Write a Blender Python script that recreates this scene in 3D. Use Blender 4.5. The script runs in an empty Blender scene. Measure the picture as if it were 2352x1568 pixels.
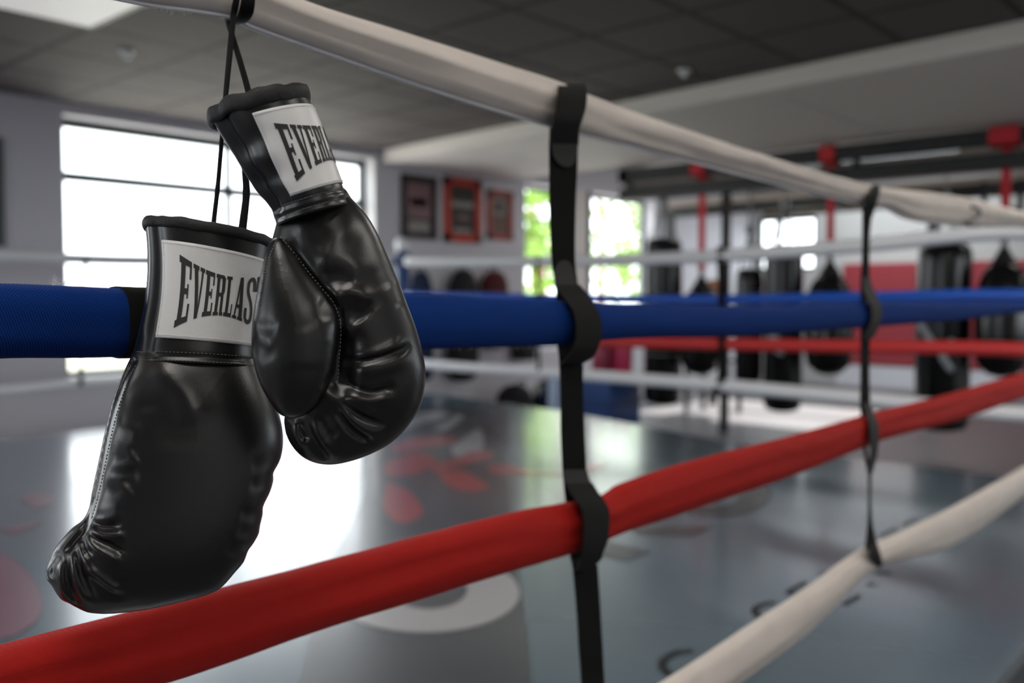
import bpy, math, random
import numpy as np
from mathutils import Vector, Matrix, noise
random.seed(7); np.random.seed(7)
C = bpy.context.scene.collection
SC = bpy.context.scene
PI = math.pi

# ------------------------------------------------------------------ camera
FPX, CX, CY, HZ, VPR = 2100.0, 1176.0, 784.0, 682.0, 3061.0
PIT = math.atan((CY - HZ) / FPX)
HEAD = math.atan((VPR - CX) * math.cos(PIT) / FPX)
FWH = np.array([math.cos(HEAD), math.sin(HEAD), 0.0])
RT = np.array([math.sin(HEAD), -math.cos(HEAD), 0.0])
FW = FWH * math.cos(PIT) - np.array([0, 0, math.sin(PIT)])
UP = FWH * math.sin(PIT) + np.array([0, 0, math.cos(PIT)])
CAM = np.array([0.0, 0.0, 1.0])
cam_d = bpy.data.cameras.new('camera'); cam = bpy.data.objects.new('camera', cam_d); C.objects.link(cam)
cam.matrix_world = Matrix(((RT[0], UP[0], -FW[0], 0), (RT[1], UP[1], -FW[1], 0), (RT[2], UP[2], -FW[2], 1.0), (0, 0, 0, 1)))
cam_d.sensor_width = 36.0; cam_d.lens = 36.0 * FPX / 2352.0
cam_d.dof.use_dof = True; cam_d.dof.focus_distance = 0.72; cam_d.dof.aperture_fstop = 3.8
cam_d.clip_start = 0.05; cam_d.clip_end = 200
SC.camera = cam

# ------------------------------------------------------------------ light of the place
SC.view_settings.view_transform = 'Standard'; SC.view_settings.look = 'None'
SC.view_settings.gamma = 1.0; SC.view_settings.use_curve_mapping = False
SC.view_settings.exposure = 0.0
SKY = 5.0
w = bpy.data.worlds.new('overcast_sky'); SC.world = w; w.use_nodes = True
w.node_tree.nodes['Background'].inputs[0].default_value = (0.90, 0.96, 1.0, 1)
w.node_tree.nodes['Background'].inputs[1].default_value = SKY
sun_d = bpy.data.lights.new('sun', 'SUN'); sun_d.energy = 18.0; sun_d.angle = 0.02; sun_d.color = (1.0, 0.97, 0.93)
sun = bpy.data.objects.new('sun', sun_d); C.objects.link(sun)
sun.rotation_euler = Vector((-1.0, 0.03, -1.15)).to_track_quat('-Z', 'Y').to_euler()
cy_ = SC.cycles
cy_.use_denoising = True; cy_.max_bounces = 8; cy_.diffuse_bounces = 4; cy_.glossy_bounces = 3
cy_.transparent_max_bounces = 12; cy_.sample_clamp_indirect = 6.0; cy_.caustics_reflective = False; cy_.caustics_refractive = False

def portal(name, loc, sx, sy, rot):
    d = bpy.data.lights.new(name, 'AREA'); d.shape = 'RECTANGLE'; d.size = sx; d.size_y = sy
    d.cycles.is_portal = True
    o = bpy.data.objects.new(name, d); C.objects.link(o); o.location = loc; o.rotation_euler = rot
    return o

# ------------------------------------------------------------------ pixel -> place
def ray(px, py):
    return RT * ((px - CX) / FPX) - UP * ((py - CY) / FPX) + FW
def on_x(px, py, X):
    r = ray(px, py); return CAM + r * (X / r[0])
def on_y(px, py, Y):
    r = ray(px, py); return CAM + r * (Y / r[1])
def on_z(px, py, Z):
    r = ray(px, py); return CAM + r * ((Z - 1.0) / r[2])
def at(px, py, t):
    r = ray(px, py); return CAM + r * t

# ------------------------------------------------------------------ materials
def s2l(c):
    c = c / 255.0
    return c / 12.92 if c <= 0.04045 else ((c + 0.055) / 1.055) ** 2.4
def rgb(r, g, b): return (s2l(r), s2l(g), s2l(b), 1.0)
def mat(name, col, rough=0.6, metal=0.0, spec=0.5, bump=0.0, bscale=200.0, var=0.0, vscale=6.0, coat=0.0, sheen=0.0, weave=0.0, wscale=900.0):
    m = bpy.data.materials.new(name); m.use_nodes = True
    nt = m.node_tree; p = nt.nodes['Principled BSDF']
    p.inputs['Base Color'].default_value = col
    p.inputs['Roughness'].default_value = rough
    p.inputs['Metallic'].default_value = metal
    p.inputs['Specular IOR Level'].default_value = spec
    p.inputs['Coat Weight'].default_value = coat
    p.inputs['Coat Roughness'].default_value = 0.15
    p.inputs['Sheen Weight'].default_value = sheen
    tc = nt.nodes.new('ShaderNodeTexCoord')
    if var > 0:
        n = nt.nodes.new('ShaderNodeTexNoise'); n.inputs['Scale'].default_value = vscale; n.inputs['Detail'].default_value = 4
        nt.links.new(tc.outputs['Object'], n.inputs['Vector'])
        r = nt.nodes.new('ShaderNodeMix'); r.data_type = 'RGBA'
        r.inputs[6].default_value = tuple(x * (1 - var) for x in col[:3]) + (1,)
        r.inputs[7].default_value = tuple(min(1, x * (1 + var)) for x in col[:3]) + (1,)
        nt.links.new(n.outputs['Fac'], r.inputs[0]); nt.links.new(r.outputs[2], p.inputs['Base Color'])
    if bump > 0 or weave > 0:
        b = nt.nodes.new('ShaderNodeBump'); b.inputs['Distance'].default_value = 0.002; b.inputs['Strength'].default_value = bump if bump > 0 else weave
        if weave > 0:
            n = nt.nodes.new('ShaderNodeTexVoronoi'); n.inputs['Scale'].default_value = wscale
            mp = nt.nodes.new('ShaderNodeMapping'); mp.inputs['Rotation'].default_value = (0.0, 0.6, 0.0); mp.inputs['Scale'].default_value = (1, 1, 0.5)
            nt.links.new(tc.outputs['Object'], mp.inputs[0]); nt.links.new(mp.outputs[0], n.inputs['Vector'])
            nt.links.new(n.outputs['Distance'], b.inputs['Height'])
        else:
            n = nt.nodes.new('ShaderNodeTexNoise'); n.inputs['Scale'].default_value = bscale; n.inputs['Detail'].default_value = 3
            nt.links.new(tc.outputs['Object'], n.inputs['Vector']); nt.links.new(n.outputs['Fac'], b.inputs['Height'])
        nt.links.new(b.outputs['Normal'], p.inputs['Normal'])
    return m
def knit(m, light, px, pz):
    """fine knitted fleck: lighter loops in a slanted grid over the base colour"""
    nt = m.node_tree; p = nt.nodes['Principled BSDF']; tc = nt.nodes.new('ShaderNodeTexCoord')
    def wv(rot, period):
        mp = nt.nodes.new('ShaderNodeMapping'); mp.inputs['Rotation'].default_value = (0, rot, 0)
        w_ = nt.nodes.new('ShaderNodeTexWave'); w_.inputs['Scale'].default_value = 0.314 / period; w_.inputs['Distortion'].default_value = 0.6; w_.inputs['Detail Scale'].default_value = 300
        nt.links.new(tc.outputs['Object'], mp.inputs[0]); nt.links.new(mp.outputs[0], w_.inputs[0]); return w_
    a_, b_ = wv(0.35, px), wv(1.35, pz); mu = nt.nodes.new('ShaderNodeMath'); mu.operation = 'MULTIPLY'
    nt.links.new(a_.outputs['Fac'], mu.inputs[0]); nt.links.new(b_.outputs['Fac'], mu.inputs[1])
    pw = nt.nodes.new('ShaderNodeMath'); pw.operation = 'POWER'; pw.inputs[1].default_value = 2.0; nt.links.new(mu.outputs[0], pw.inputs[0])
    mx = nt.nodes.new('ShaderNodeMix'); mx.data_type = 'RGBA'; mx.inputs[7].default_value = light
    src = p.inputs['Base Color'].links[0].from_socket if p.inputs['Base Color'].links else None
    if src: nt.links.new(src, mx.inputs[6])
    else: mx.inputs[6].default_value = p.inputs['Base Color'].default_value
    nt.links.new(pw.outputs[0], mx.inputs[0]); nt.links.new(mx.outputs[2], p.inputs['Base Color'])
    bp = nt.nodes.new('ShaderNodeBump'); bp.inputs['Strength'].default_value = 0.35; bp.inputs['Distance'].default_value = 0.001
    nt.links.new(mu.outputs[0], bp.inputs['Height']); nt.links.new(bp.outputs[0], p.inputs['Normal'])
def emis(name, col, s):
    m = bpy.data.materials.new(name); m.use_nodes = True; p = m.node_tree.nodes['Principled BSDF']
    p.inputs['Base Color'].default_value = (0.7, 0.7, 0.7, 1)
    p.inputs['Emission Color'].default_value = col; p.inputs['Emission Strength'].default_value = s
    return m
def glass(name, tint=(1, 1, 1, 1)):
    m = bpy.data.materials.new(name); m.use_nodes = True; nt = m.node_tree
    nt.nodes.remove(nt.nodes['Principled BSDF'])
    t = nt.nodes.new('ShaderNodeBsdfTransparent'); t.inputs[0].default_value = tint
    g = nt.nodes.new('ShaderNodeBsdfGlossy'); g.inputs['Roughness'].default_value = 0.02
    f = nt.nodes.new('ShaderNodeFresnel'); f.inputs[0].default_value = 1.35
    x = nt.nodes.new('ShaderNodeMixShader')
    ge = nt.nodes.new('ShaderNodeNewGeometry'); iv = nt.nodes.new('ShaderNodeMath'); iv.operation = 'SUBTRACT'; iv.inputs[0].default_value = 1.0
    nt.links.new(ge.outputs['Backfacing'], iv.inputs[1]); mu = nt.nodes.new('ShaderNodeMath'); mu.operation = 'MULTIPLY'
    nt.links.new(f.outputs[0], mu.inputs[0]); nt.links.new(iv.outputs[0], mu.inputs[1])
    nt.links.new(mu.outputs[0], x.inputs[0]); nt.links.new(t.outputs[0], x.inputs[1]); nt.links.new(g.outputs[0], x.inputs[2])
    nt.links.new(x.outputs[0], nt.nodes['Material Output'].inputs[0])
    return m
def frosted(name, col):
    m = bpy.data.materials.new(name); m.use_nodes = True; nt = m.node_tree
    nt.nodes.remove(nt.nodes['Principled BSDF'])
    t = nt.nodes.new('ShaderNodeBsdfTranslucent'); t.inputs[0].default_value = col
    d = nt.nodes.new('ShaderNodeBsdfDiffuse'); d.inputs[0].default_value = col
    x = nt.nodes.new('ShaderNodeMixShader'); x.inputs[0].default_value = 0.75
    nt.links.new(d.outputs[0], x.inputs[1]); nt.links.new(t.outputs[0], x.inputs[2])
    nt.links.new(x.outputs[0], nt.nodes['Material Output'].inputs[0])
    return m

M = {}
M['leather'] = mat('black_leather', (0.0042, 0.0042, 0.0045, 1), 0.32, spec=0.60, bump=0.05, bscale=900)
M['leather_edge'] = mat('black_binding', (0.015, 0.015, 0.016, 1), 0.6, spec=0.35, bump=0.25, bscale=500)
M['label'] = mat('white_satin_label', (0.66, 0.66, 0.66, 1), 0.38, spec=0.5, bump=0.30, bscale=70)
M['ink'] = mat('black_ink', (0.012, 0.011, 0.012, 1), 0.6)
M['thread'] = mat('grey_thread', (0.16, 0.16, 0.165, 1), 0.5)
M['lace'] = mat('black_lace', (0.008, 0.008, 0.009, 1), 0.9, spec=0.15, weave=0.5, wscale=1400)
M['rope_white'] = mat('off_white_rope_cover', rgb(214, 205, 197), 0.75, var=0.10, vscale=14, bump=0.12, bscale=60)
M['rope_blue'] = mat('blue_rope_cover', (0.0008, 0.021, 0.145, 1), 0.85, spec=0.15, var=0.15, vscale=20)
knit(M['rope_blue'], (0.012, 0.085, 0.36, 1), 0.0021, 0.0016)
M['rope_red'] = mat('red_rope_cover', (0.37, 0.009, 0.006, 1), 0.75, spec=0.2, var=0.12, vscale=14)
knit(M['rope_red'], (0.50, 0.02, 0.012, 1), 0.0016, 0.0012)
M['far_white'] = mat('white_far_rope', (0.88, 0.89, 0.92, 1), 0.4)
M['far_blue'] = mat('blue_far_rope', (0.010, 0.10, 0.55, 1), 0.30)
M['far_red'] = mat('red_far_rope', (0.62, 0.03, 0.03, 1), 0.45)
M['web'] = mat('black_webbing', (0.0050, 0.0050, 0.0050, 1), 0.95, spec=0.2, bump=0.3, bscale=700)
M['web_smooth'] = mat('black_elastic', (0.0095, 0.0094, 0.0093, 1), 0.85, spec=0.25, weave=0.3, wscale=1500)
M['tab'] = mat('dark_grey_hook_tab', (0.030, 0.030, 0.030, 1), 0.9, bump=0.3, bscale=900)
M['blue_pad'] = mat('blue_vinyl', (0.004, 0.045, 0.19, 1), 0.4)
M['cap'] = mat('white_cap', (0.9, 0.92, 0.95, 1), 0.2)
M['wall'] = mat('grey_wall_paint', rgb(220, 220, 226), 0.8, var=0.03, vscale=2)
M['white_paint'] = mat('white_paint', rgb(235, 231, 226), 0.7)
M['far_wall'] = mat('light_wall_paint', rgb(186, 185, 183), 0.8)
M['frame_dark'] = mat('dark_frame_metal', (0.05, 0.06, 0.065, 1), 0.4)
M['black_steel'] = mat('black_steel', (0.008, 0.009, 0.010, 1), 0.45)
M['raw_beam'] = mat('pale_beam', rgb(170, 158, 150), 0.6)
M['red_mat'] = mat('red_wall_pad', (0.30, 0.030, 0.040, 1), 0.55)
M['bag'] = mat('black_bag_vinyl', (0.003, 0.0035, 0.004, 1), 0.24, spec=0.45)
M['bag_grey'] = mat('grey_bag_print', (0.35, 0.37, 0.40, 1), 0.5)
M['red_strap'] = mat('red_strap', (0.68, 0.02, 0.035, 1), 0.6)
M['chain'] = mat('steel_chain', (0.25, 0.26, 0.27, 1), 0.35, metal=0.9)
M['poster_dark'] = mat('dark_wood_frame', (0.03, 0.018, 0.017, 1), 0.5)
M['poster_red'] = mat('red_frame', (0.52, 0.05, 0.025, 1), 0.5)
M['poster_rose'] = mat('dull_red_frame', (0.40, 0.09, 0.075, 1), 0.5)
M['print_dark'] = mat('dark_print', (0.035, 0.028, 0.026, 1), 0.5, var=0.6, vscale=9)
M['print_rose'] = mat('rose_print', (0.24, 0.14, 0.15, 1), 0.5, var=0.35, vscale=8)
M['print_pale'] = mat('pale_print', (0.30, 0.29, 0.27, 1), 0.5, var=0.3, vscale=12)
M['print_brown'] = mat('brown_print', (0.17, 0.11, 0.085, 1), 0.5, var=0.3, vscale=10)
M['floor'] = mat('dark_grey_floor_mat', (0.115, 0.108, 0.112, 1), 0.38, var=0.15, vscale=1.2)
M['canvas'] = mat('grey_blue_canvas', (0.098, 0.148, 0.186, 1), 0.25, coat=0.7, spec=1.0, bump=0.06, bscale=18)
M['apron'] = mat('dark_apron', (0.03, 0.035, 0.042, 1), 0.5)
M['p_dark'] = mat('dark_canvas_print', (0.055, 0.062, 0.075, 1), 0.33, var=0.25, vscale=5, coat=0.7, spec=0.9)
M['p_ink'] = mat('charcoal_canvas_print', (0.035, 0.033, 0.035, 1), 0.4, coat=0.7, spec=0.9)
M['p_letter'] = mat('black_canvas_letter', (0.008, 0.010, 0.013, 1), 0.5)
M['p_red'] = mat('red_canvas_print', (0.42, 0.06, 0.06, 1), 0.33, coat=0.7, spec=0.9)
M['p_mauve'] = mat('mauve_canvas_print', (0.20, 0.09, 0.13, 1), 0.33, coat=0.7, spec=0.9)
M['p_orange'] = mat('orange_canvas_print', (0.5, 0.2, 0.12, 1), 0.33, coat=0.7, spec=0.9)
M['p_light'] = mat('light_canvas_print', (0.40, 0.40, 0.42, 1), 0.33, coat=0.7, spec=0.9)
M['green'] = mat('leaf_green', (0.20, 0.34, 0.05, 1), 0.8, var=0.5, vscale=1.5)
M['grass'] = mat('lawn', (0.28, 0.28, 0.20, 1), 0.9, var=0.3, vscale=2)
M['pink'] = mat('pink_vinyl', (0.85, 0.07, 0.18, 1), 0.4)
M['crimson'] = mat('crimson_vinyl', (0.30, 0.02, 0.06, 1), 0.4)
M['cloth_dark'] = mat('dark_cloth', (0.012, 0.011, 0.012, 1), 0.8)
M['cloth_red'] = mat('dark_red_cloth', (0.09, 0.01, 0.012, 1), 0.8)
M['cloth_navy'] = mat('navy_cloth', (0.006, 0.02, 0.06, 1), 0.8)
M['tan'] = mat('tan_leather', (0.28, 0.12, 0.05, 1), 0.6)
M['pale_blue'] = mat('pale_blue_paint', (0.45, 0.55, 0.72, 1), 0.5)
M['yellow'] = mat('yellow_plastic', (0.6, 0.42, 0.02, 1), 0.5)
M['paving'] = mat('pale_paving', (0.56, 0.54, 0.54, 1), 0.9)
M['reveal'] = mat('skylit_reveal_white', (0.85, 0.85, 0.85, 1), 0.5)
M['asphalt'] = mat('dark_asphalt', (0.07, 0.07, 0.07, 1), 0.95)
M['glass'] = glass('window_glass')
M['cream'] = frosted('cream_glass', (0.10, 0.078, 0.058, 1))
M['panel'] = emis('light_diffuser', (1.0, 0.98, 0.95, 1), 0.36)  # weak glow stands in for the pale tone of the unlit panel
M['lint'] = mat('white_lint', (0.8, 0.8, 0.85, 1), 0.8)

def ceiling_tiles():
    m = mat('black_ceiling_tile', (0.040, 0.036, 0.034, 1), 0.75)
    nt = m.node_tree; p = nt.nodes['Principled BSDF']
    tc = nt.nodes.new('ShaderNodeTexCoord')
    b = nt.nodes.new('ShaderNodeTexBrick'); b.offset = 0.0
    mp = nt.nodes.new('ShaderNodeMapping'); mp.inputs['Location'].default_value = (-TILE0[0], -TILE0[1], 0)
    b.inputs['Scale'].default_value = 1.0; b.inputs['Brick Width'].default_value = TILE[0]; b.inputs['Row Height'].default_value = TILE[1]
    b.inputs['Mortar Size'].default_value = 0.030; b.inputs['Mortar Smooth'].default_value = 0.1
    b.inputs['Color1'].default_value = (0.105, 0.091, 0.088, 1); b.inputs['Color2'].default_value = (0.096, 0.083, 0.080, 1)
    b.inputs['Mortar'].default_value = (0.024, 0.022, 0.022, 1)
    nt.links.new(tc.outputs['Object'], mp.inputs[0]); nt.links.new(mp.outputs[0], b.inputs['Vector']); nt.links.new(b.outputs['Color'], p.inputs['Base Color'])
    return m

# ------------------------------------------------------------------ mesh helpers
ORG = {}
class MB:
    def __init__(s): s.v = []; s.f = []
    def add(s, vs, fs):
        n = len(s.v); s.v += [tuple(float(c) for c in p) for p in vs]; s.f += [tuple(i + n for i in f) for f in fs]; return s
    def box(s, x0, x1, y0, y1, z0, z1):
        vs = [(x, y, z) for x in (x0, x1) for y in (y0, y1) for z in (z0, z1)]
        return s.add(vs, [(0, 1, 3, 2), (4, 6, 7, 5), (0, 4, 5, 1), (2, 3, 7, 6), (0, 2, 6, 4), (1, 5, 7, 3)])
    def prism(s, poly, z0, z1):
        n = len(poly); a = sum(poly[i][0] * poly[(i + 1) % n][1] - poly[(i + 1) % n][0] * poly[i][1] for i in range(n))
        if a < 0: poly = poly[::-1]
        vs = [(p[0], p[1], z0) for p in poly] + [(p[0], p[1], z1) for p in poly]
        return s.add(vs, [tuple(range(n))[::-1], tuple(range(n, 2 * n))] + [(i, (i + 1) % n, n + (i + 1) % n, n + i) for i in range(n)])
    def loft(s, rings, cap=True, closed=True):
        n = len(rings[0]); vs = [p for r in rings for p in r]; fs = []
        for k in range(len(rings) - 1):
            for i in range(n if closed else n - 1):
                j = (i + 1) % n; fs.append((k * n + i, k * n + j, (k + 1) * n + j, (k + 1) * n + i))
        if cap: fs += [tuple(range(n))[::-1], tuple(range((len(rings) - 1) * n, len(rings) * n))]
        return s.add(vs, fs)
    def tube(s, pts, r, n=10, cap=True):
        pts = [np.array(p, float) for p in pts]; rings = []
        u = None
        for i, p in enumerate(pts):
            t = pts[min(i + 1, len(pts) - 1)] - pts[max(i - 1, 0)]; t = t / (np.linalg.norm(t) + 1e-12)
            if u is None:
                a = np.array([0, 0, 1.0]) if abs(t[2]) < 0.9 else np.array([1.0, 0, 0]); u = np.cross(t, a)
            u = u - t * (u @ t); u /= np.linalg.norm(u); v = np.cross(t, u)
            rr = r[i] if hasattr(r, '__len__') else r
            rings.append([p + rr * (math.cos(2 * PI * k / n) * u + math.sin(2 * PI * k / n) * v) for k in range(n)])
        return s.loft(rings, cap)
    def lathe(s, c, prof, n=28):
        rings = [[(c[0] + r * math.cos(2 * PI * k / n), c[1] + r * math.sin(2 * PI * k / n), c[2] + z) for k in range(n)] for r, z in prof]
        return s.loft(rings, True)
    def ball(s, c, r, n=16, sq=(1, 1, 1)):
        m = n // 2
        rings = [[(c[0] + sq[0] * r * math.sin(PI * j / m) * math.cos(2 * PI * k / n), c[1] + sq[1] * r * math.sin(PI * j / m) * math.sin(2 * PI * k / n), c[2] - sq[2] * r * math.cos(PI * j / m)) for k in range(n)] for j in range(1, m)]
        return s.loft(rings, True)
    def build(s, name, m, parent=None, smooth=False, bevel=0.0, loc=None):
        me = bpy.data.meshes.new(name)
        o = bpy.data.objects.new(name, me); C.objects.link(o)
        base = np.zeros(3)
        if parent is not None: base = ORG[parent.name]; o.parent = parent
        elif loc is not None: base = np.array(loc, float); o.location = loc
        ORG[o.name] = base
        vs = np.array(s.v) - base
        me.from_pydata([tuple(v) for v in vs], [], s.f); me.update()
        me.materials.append(m)
        if smooth: me.polygons.foreach_set('use_smooth', [True] * len(me.polygons))
        if bevel > 0:
            b = o.modifiers.new('bevel', 'BEVEL'); b.width = bevel; b.segments = 2; b.limit_method = 'ANGLE'
        return o
def tag(o, label=None, cat=None, group=None, kind=None):
    if label: o['label'] = label
    if cat: o['category'] = cat
    if group: o['group'] = group
    if kind: o['kind'] = kind
    return o
def thing(name, label, cat, loc=(0, 0, 0), group=None):
    o = bpy.data.objects.new(name, None); C.objects.link(o); o.location = tuple(float(c) for c in loc); o.empty_display_size = 0.1
    ORG[o.name] = np.array(loc, float)
    return tag(o, label, cat, group)
def struct(mb, name, m, parent=None, **k):
    o = mb.build(name, m, parent, **k)
    if parent is None: o['kind'] = 'structure'
    return o
def crom(pts, n):
    """Catmull-Rom through points (any dimension), n samples, chord spaced"""
    P = np.array(pts, float); d = np.concatenate([[0], np.cumsum(np.linalg.norm(np.diff(P[:, :3], axis=0), axis=1) + 1e-9)])
    out = []
    for s_ in np.linspace(0, d[-1], n):
        i = min(max(int(np.searchsorted(d, s_) - 1), 0), len(P) - 2)
        t = (s_ - d[i]) / (d[i + 1] - d[i])
        p1, p2 = P[i], P[i + 1]; h = d[i + 1] - d[i]
        m1 = (P[i + 1] - P[i - 1]) / (d[i + 1] - d[i - 1]) * h if i > 0 else p2 - p1
        m2 = (P[i + 2] - P[i]) / (d[i + 2] - d[i]) * h if i + 2 < len(P) else p2 - p1
        out.append((2 * t**3 - 3 * t**2 + 1) * p1 + (t**3 - 2 * t**2 + t) * m1 + (-2 * t**3 + 3 * t**2) * p2 + (t**3 - t**2) * m2)
    return np.array(out)

# ------------------------------------------------------------------ the room
ZF, ZC, YW, XFAR = -0.55, 2.68, 8.2, 16.0
ZLOW, ZHI = 2.54, 3.02
TILE = (0.74, 0.73); TILE0 = on_z(210, 62, ZC)
NEAR, FARL, FARR = 0.813, 6.805, 5.76
def wall_y(name, y0, y1, x0, x1, z0, z1, holes, m):
    """wall in an x-z plane between y0 and y1 with rectangular openings (xa,xb,za,zb)"""
    mb = MB(); xs = sorted({x0, x1} | {h[0] for h in holes} | {h[1] for h in holes}); zs = sorted({z0, z1} | {h[2] for h in holes} | {h[3] for h in holes})
    for a, b in zip(xs, xs[1:]):
        for c, d in zip(zs, zs[1:]):
            if not any(h[0] - 1e-6 <= a and b <= h[1] + 1e-6 and h[2] - 1e-6 <= c and d <= h[3] + 1e-6 for h in holes): mb.box(a, b, y0, y1, c, d)
    return struct(mb, name, m)
def wall_x(name, x0, x1, y0, y1, z0, z1, holes, m):
    mb = MB(); ys = sorted({y0, y1} | {h[0] for h in holes} | {h[1] for h in holes}); zs = sorted({z0, z1} | {h[2] for h in holes} | {h[3] for h in holes})
    for a, b in zip(ys, ys[1:]):
        for c, d in zip(zs, zs[1:]):
            if not any(h[0] - 1e-6 <= a and b <= h[1] + 1e-6 and h[2] - 1e-6 <= c and d <= h[3] + 1e-6 for h in holes): mb.box(x0, x1, a, b, c, d)
    return struct(mb, name, m)

struct(MB().box(-4.2, XFAR + 0.2, -4.2, YW + 0.3, ZF - 0.1, ZF), 'floor', M['floor'])
# window in the wall behind the ring
a = on_y(140, 258, YW); b = on_y(862, 560, YW); c_ = on_y(160, 872, YW)
W1 = (float(a[0]), float(b[0]), float(c_[2]), float(a[2]))
W0 = (-3.8, -0.25, W1[2], W1[3])
d0 = on_y(1207, 428, YW); d1 = on_y(1502, 428, YW); d2 = on_y(1260, 800, YW)
D1 = (float(d0[0]), float(d1[0]), float(d2[2]), float(d0[2]) + 0.05)
wall_y('wall_back', YW, YW + 0.28, -4.2, XFAR + 0.2, ZF, 3.3, [W0, W1, D1], M['wall'])
f0 = on_x(1698, 505, XFAR); f1 = on_x(1872, 620, XFAR)
FWN = (float(f1[1]), min(float(f0[1]), YW - 0.08), float(f1[2]), float(f0[2]))
g0 = on_x(1700, 452, XFAR); g1 = on_x(2145, 500, XFAR)
CLR = (float(g1[1]), YW - 0.15, 2.50, 2.86)
wall_x('wall_right', XFAR, XFAR + 0.2, -4.2, YW, ZF, 3.3, [FWN, CLR], M['far_wall'])
LFW = (0.2, 4.4, 0.2, 2.3)
wall_x('wall_left', -4.4, -4.2, -4.2, YW + 0.28, ZF, 3.3, [LFW], M['wall'])
FRX = (6.5, 15.0, 0.3, 2.4)
wall_y('wall_front', -4.4, -4.2, -4.4, XFAR + 0.2, ZF, 3.3, [FRX], M['wall'])
# ceilings: black tile field, bulkhead, lower white ceiling, high far ceiling
bA = on_z(862, 349, ZC); bB = on_z(2352, 45, ZC)
dd = (bB - bA) / (bB[1] - bA[1]); bL = bA + dd * (YW + 0.1 - bA[1]); bR = bA + dd * (-4.2 - bA[1])
struct(MB().prism([(-4.2, -4.2), (bR[0], -4.2), (bL[0], YW + 0.1), (-4.2, YW + 0.1)], ZC, ZC + 0.08), 'ceiling', ceiling_tiles())
XBM = 9.05
struct(MB().prism([(bR[0], -4.2), (XBM, -4.2), (XBM, YW), (bL[0], YW + 0.1)], ZLOW, ZC + 0.08), 'ceiling_low', M['white_paint'])
SKL = (13.3, 15.8, 3.9, 6.9)  # skylight added to throw a bright pool on the far floor
struct(MB().box(XBM - 0.02, SKL[0], -4.2, YW, ZHI, ZHI + 0.08).box(SKL[1], XFAR, -4.2, YW, ZHI, ZHI + 0.08).box(SKL[0], SKL[1], -4.2, SKL[2], ZHI, ZHI + 0.08).box(SKL[0], SKL[1], SKL[3], YW, ZHI, ZHI + 0.08).box(XBM - 0.06, XBM, -4.2, YW, ZLOW, ZHI + 0.02), 'ceiling_high', M['far_wall'])
win = struct(MB().box(SKL[0] - .05, SKL[1] + .05, SKL[2] - .05, SKL[2], ZHI, ZHI + .16).box(SKL[0] - .05, SKL[1] + .05, SKL[3], SKL[3] + .05, ZHI, ZHI + .16).box(SKL[0] - .05, SKL[0], SKL[2], SKL[3], ZHI, ZHI + .16).box(SKL[1], SKL[1] + .05, SKL[2], SKL[3], ZHI, ZHI + .16), 'window_8', M['white_paint'])
MB().box((SKL[0] + SKL[1]) / 2 - .03, (SKL[0] + SKL[1]) / 2 + .03, SKL[2], SKL[3], ZHI + .08, ZHI + .14).build('glazing_bar', M['frame_dark'], win)
MB().box(SKL[0], SKL[1], SKL[2], SKL[3], ZHI + .14, ZHI + .15).build('pane', M['glass'], win)
portal('sky_portal', ((SKL[0] + SKL[1]) / 2, (SKL[2] + SKL[3]) / 2, ZHI + .2), SKL[1] - SKL[0], SKL[3] - SKL[2], (0, 0, 0))
# seams of the low ceiling boards
sm = MB()
for yy in (-2.2, -0.4, 1.4, 3.2, 5.0, 6.8): sm.box(6.75, XBM - 0.05, yy - 0.012, yy + 0.012, ZLOW - 0.004, ZLOW + 0.01)
struct(sm, 'trim_1', M['wall'])

# main window: frame, rails, panes
yg = YW + 0.20
win = struct(MB().box(W1[0], W1[1], yg - 0.03, yg + 0.03, W1[3] - 0.09, W1[3]).box(W1[0], W1[1], yg - 0.03, yg + 0.03, W1[2], W1[2] + 0.05)
       .box(W1[0], W1[0] + 0.05, yg - 0.03, yg + 0.03, W1[2], W1[3]).box(W1[1] - 0.07, W1[1], yg - 0.03, yg + 0.03, W1[2], W1[3]), 'window_1', M['frame_dark'])
zt = float(on_y(145, 404, yg)[2]); zb = float(on_y(260, 851, yg)[2])
xm = float(on_y(524, 430, yg)[0])
rl = MB().box(W1[0], W1[1], yg - 0.025, yg + 0.025, zt - 0.042, zt + 0.042).box(W1[0], W1[1], yg - 0.02, yg + 0.02, zb - 0.022, zb + 0.022)
rl.build('rail', M['frame_dark'], win)
MB().box(xm - 0.03, xm + 0.03, yg - 0.02, yg + 0.02, W1[2], W1[3]).build('mullion', M['frame_dark'], win)
xl = float(on_y(335, 300, yg)[0])
MB().box(xl - 0.12, xl + 0.12, yg - 0.05, yg - 0.02, W1[3] - 0.07, W1[3] - 0.04).build('handle', M['frame_dark'], win)
MB().box(xl - 0.12, xl + 0.12, yg - 0.05, yg - 0.02, zt - 0.03, zt + 0.012).build('handle', M['frame_dark'], win)
MB().box(W1[0], W1[1], yg - 0.004, yg + 0.004, W1[2], W1[3]).build('pane', M['glass'], win)
portal('sky_portal_1', ((W1[0] + W1[1]) / 2, YW + 0.34, (W1[2] + W1[3]) / 2), W1[1] - W1[0], W1[3] - W1[2], (-PI / 2, 0, 0))
tr = MB(); e_ = 0.012
tr.box(W1[0], W1[1], YW - .004, YW + .17, W1[3] - e_, W1[3]).box(W1[1] - e_, W1[1], YW - .004, YW + .17, W1[2], W1[3] - e_).box(W1[0], W1[0] + e_, YW - .004, YW + .17, W1[2], W1[3] - e_).box(W1[0] + e_, W1[1] - e_, YW - .004, YW + .17, W1[2], W1[2] + e_)
struct(tr, 'trim_2', M['reveal'])  # lining whitened to stand for sky light on the window reveal
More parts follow.
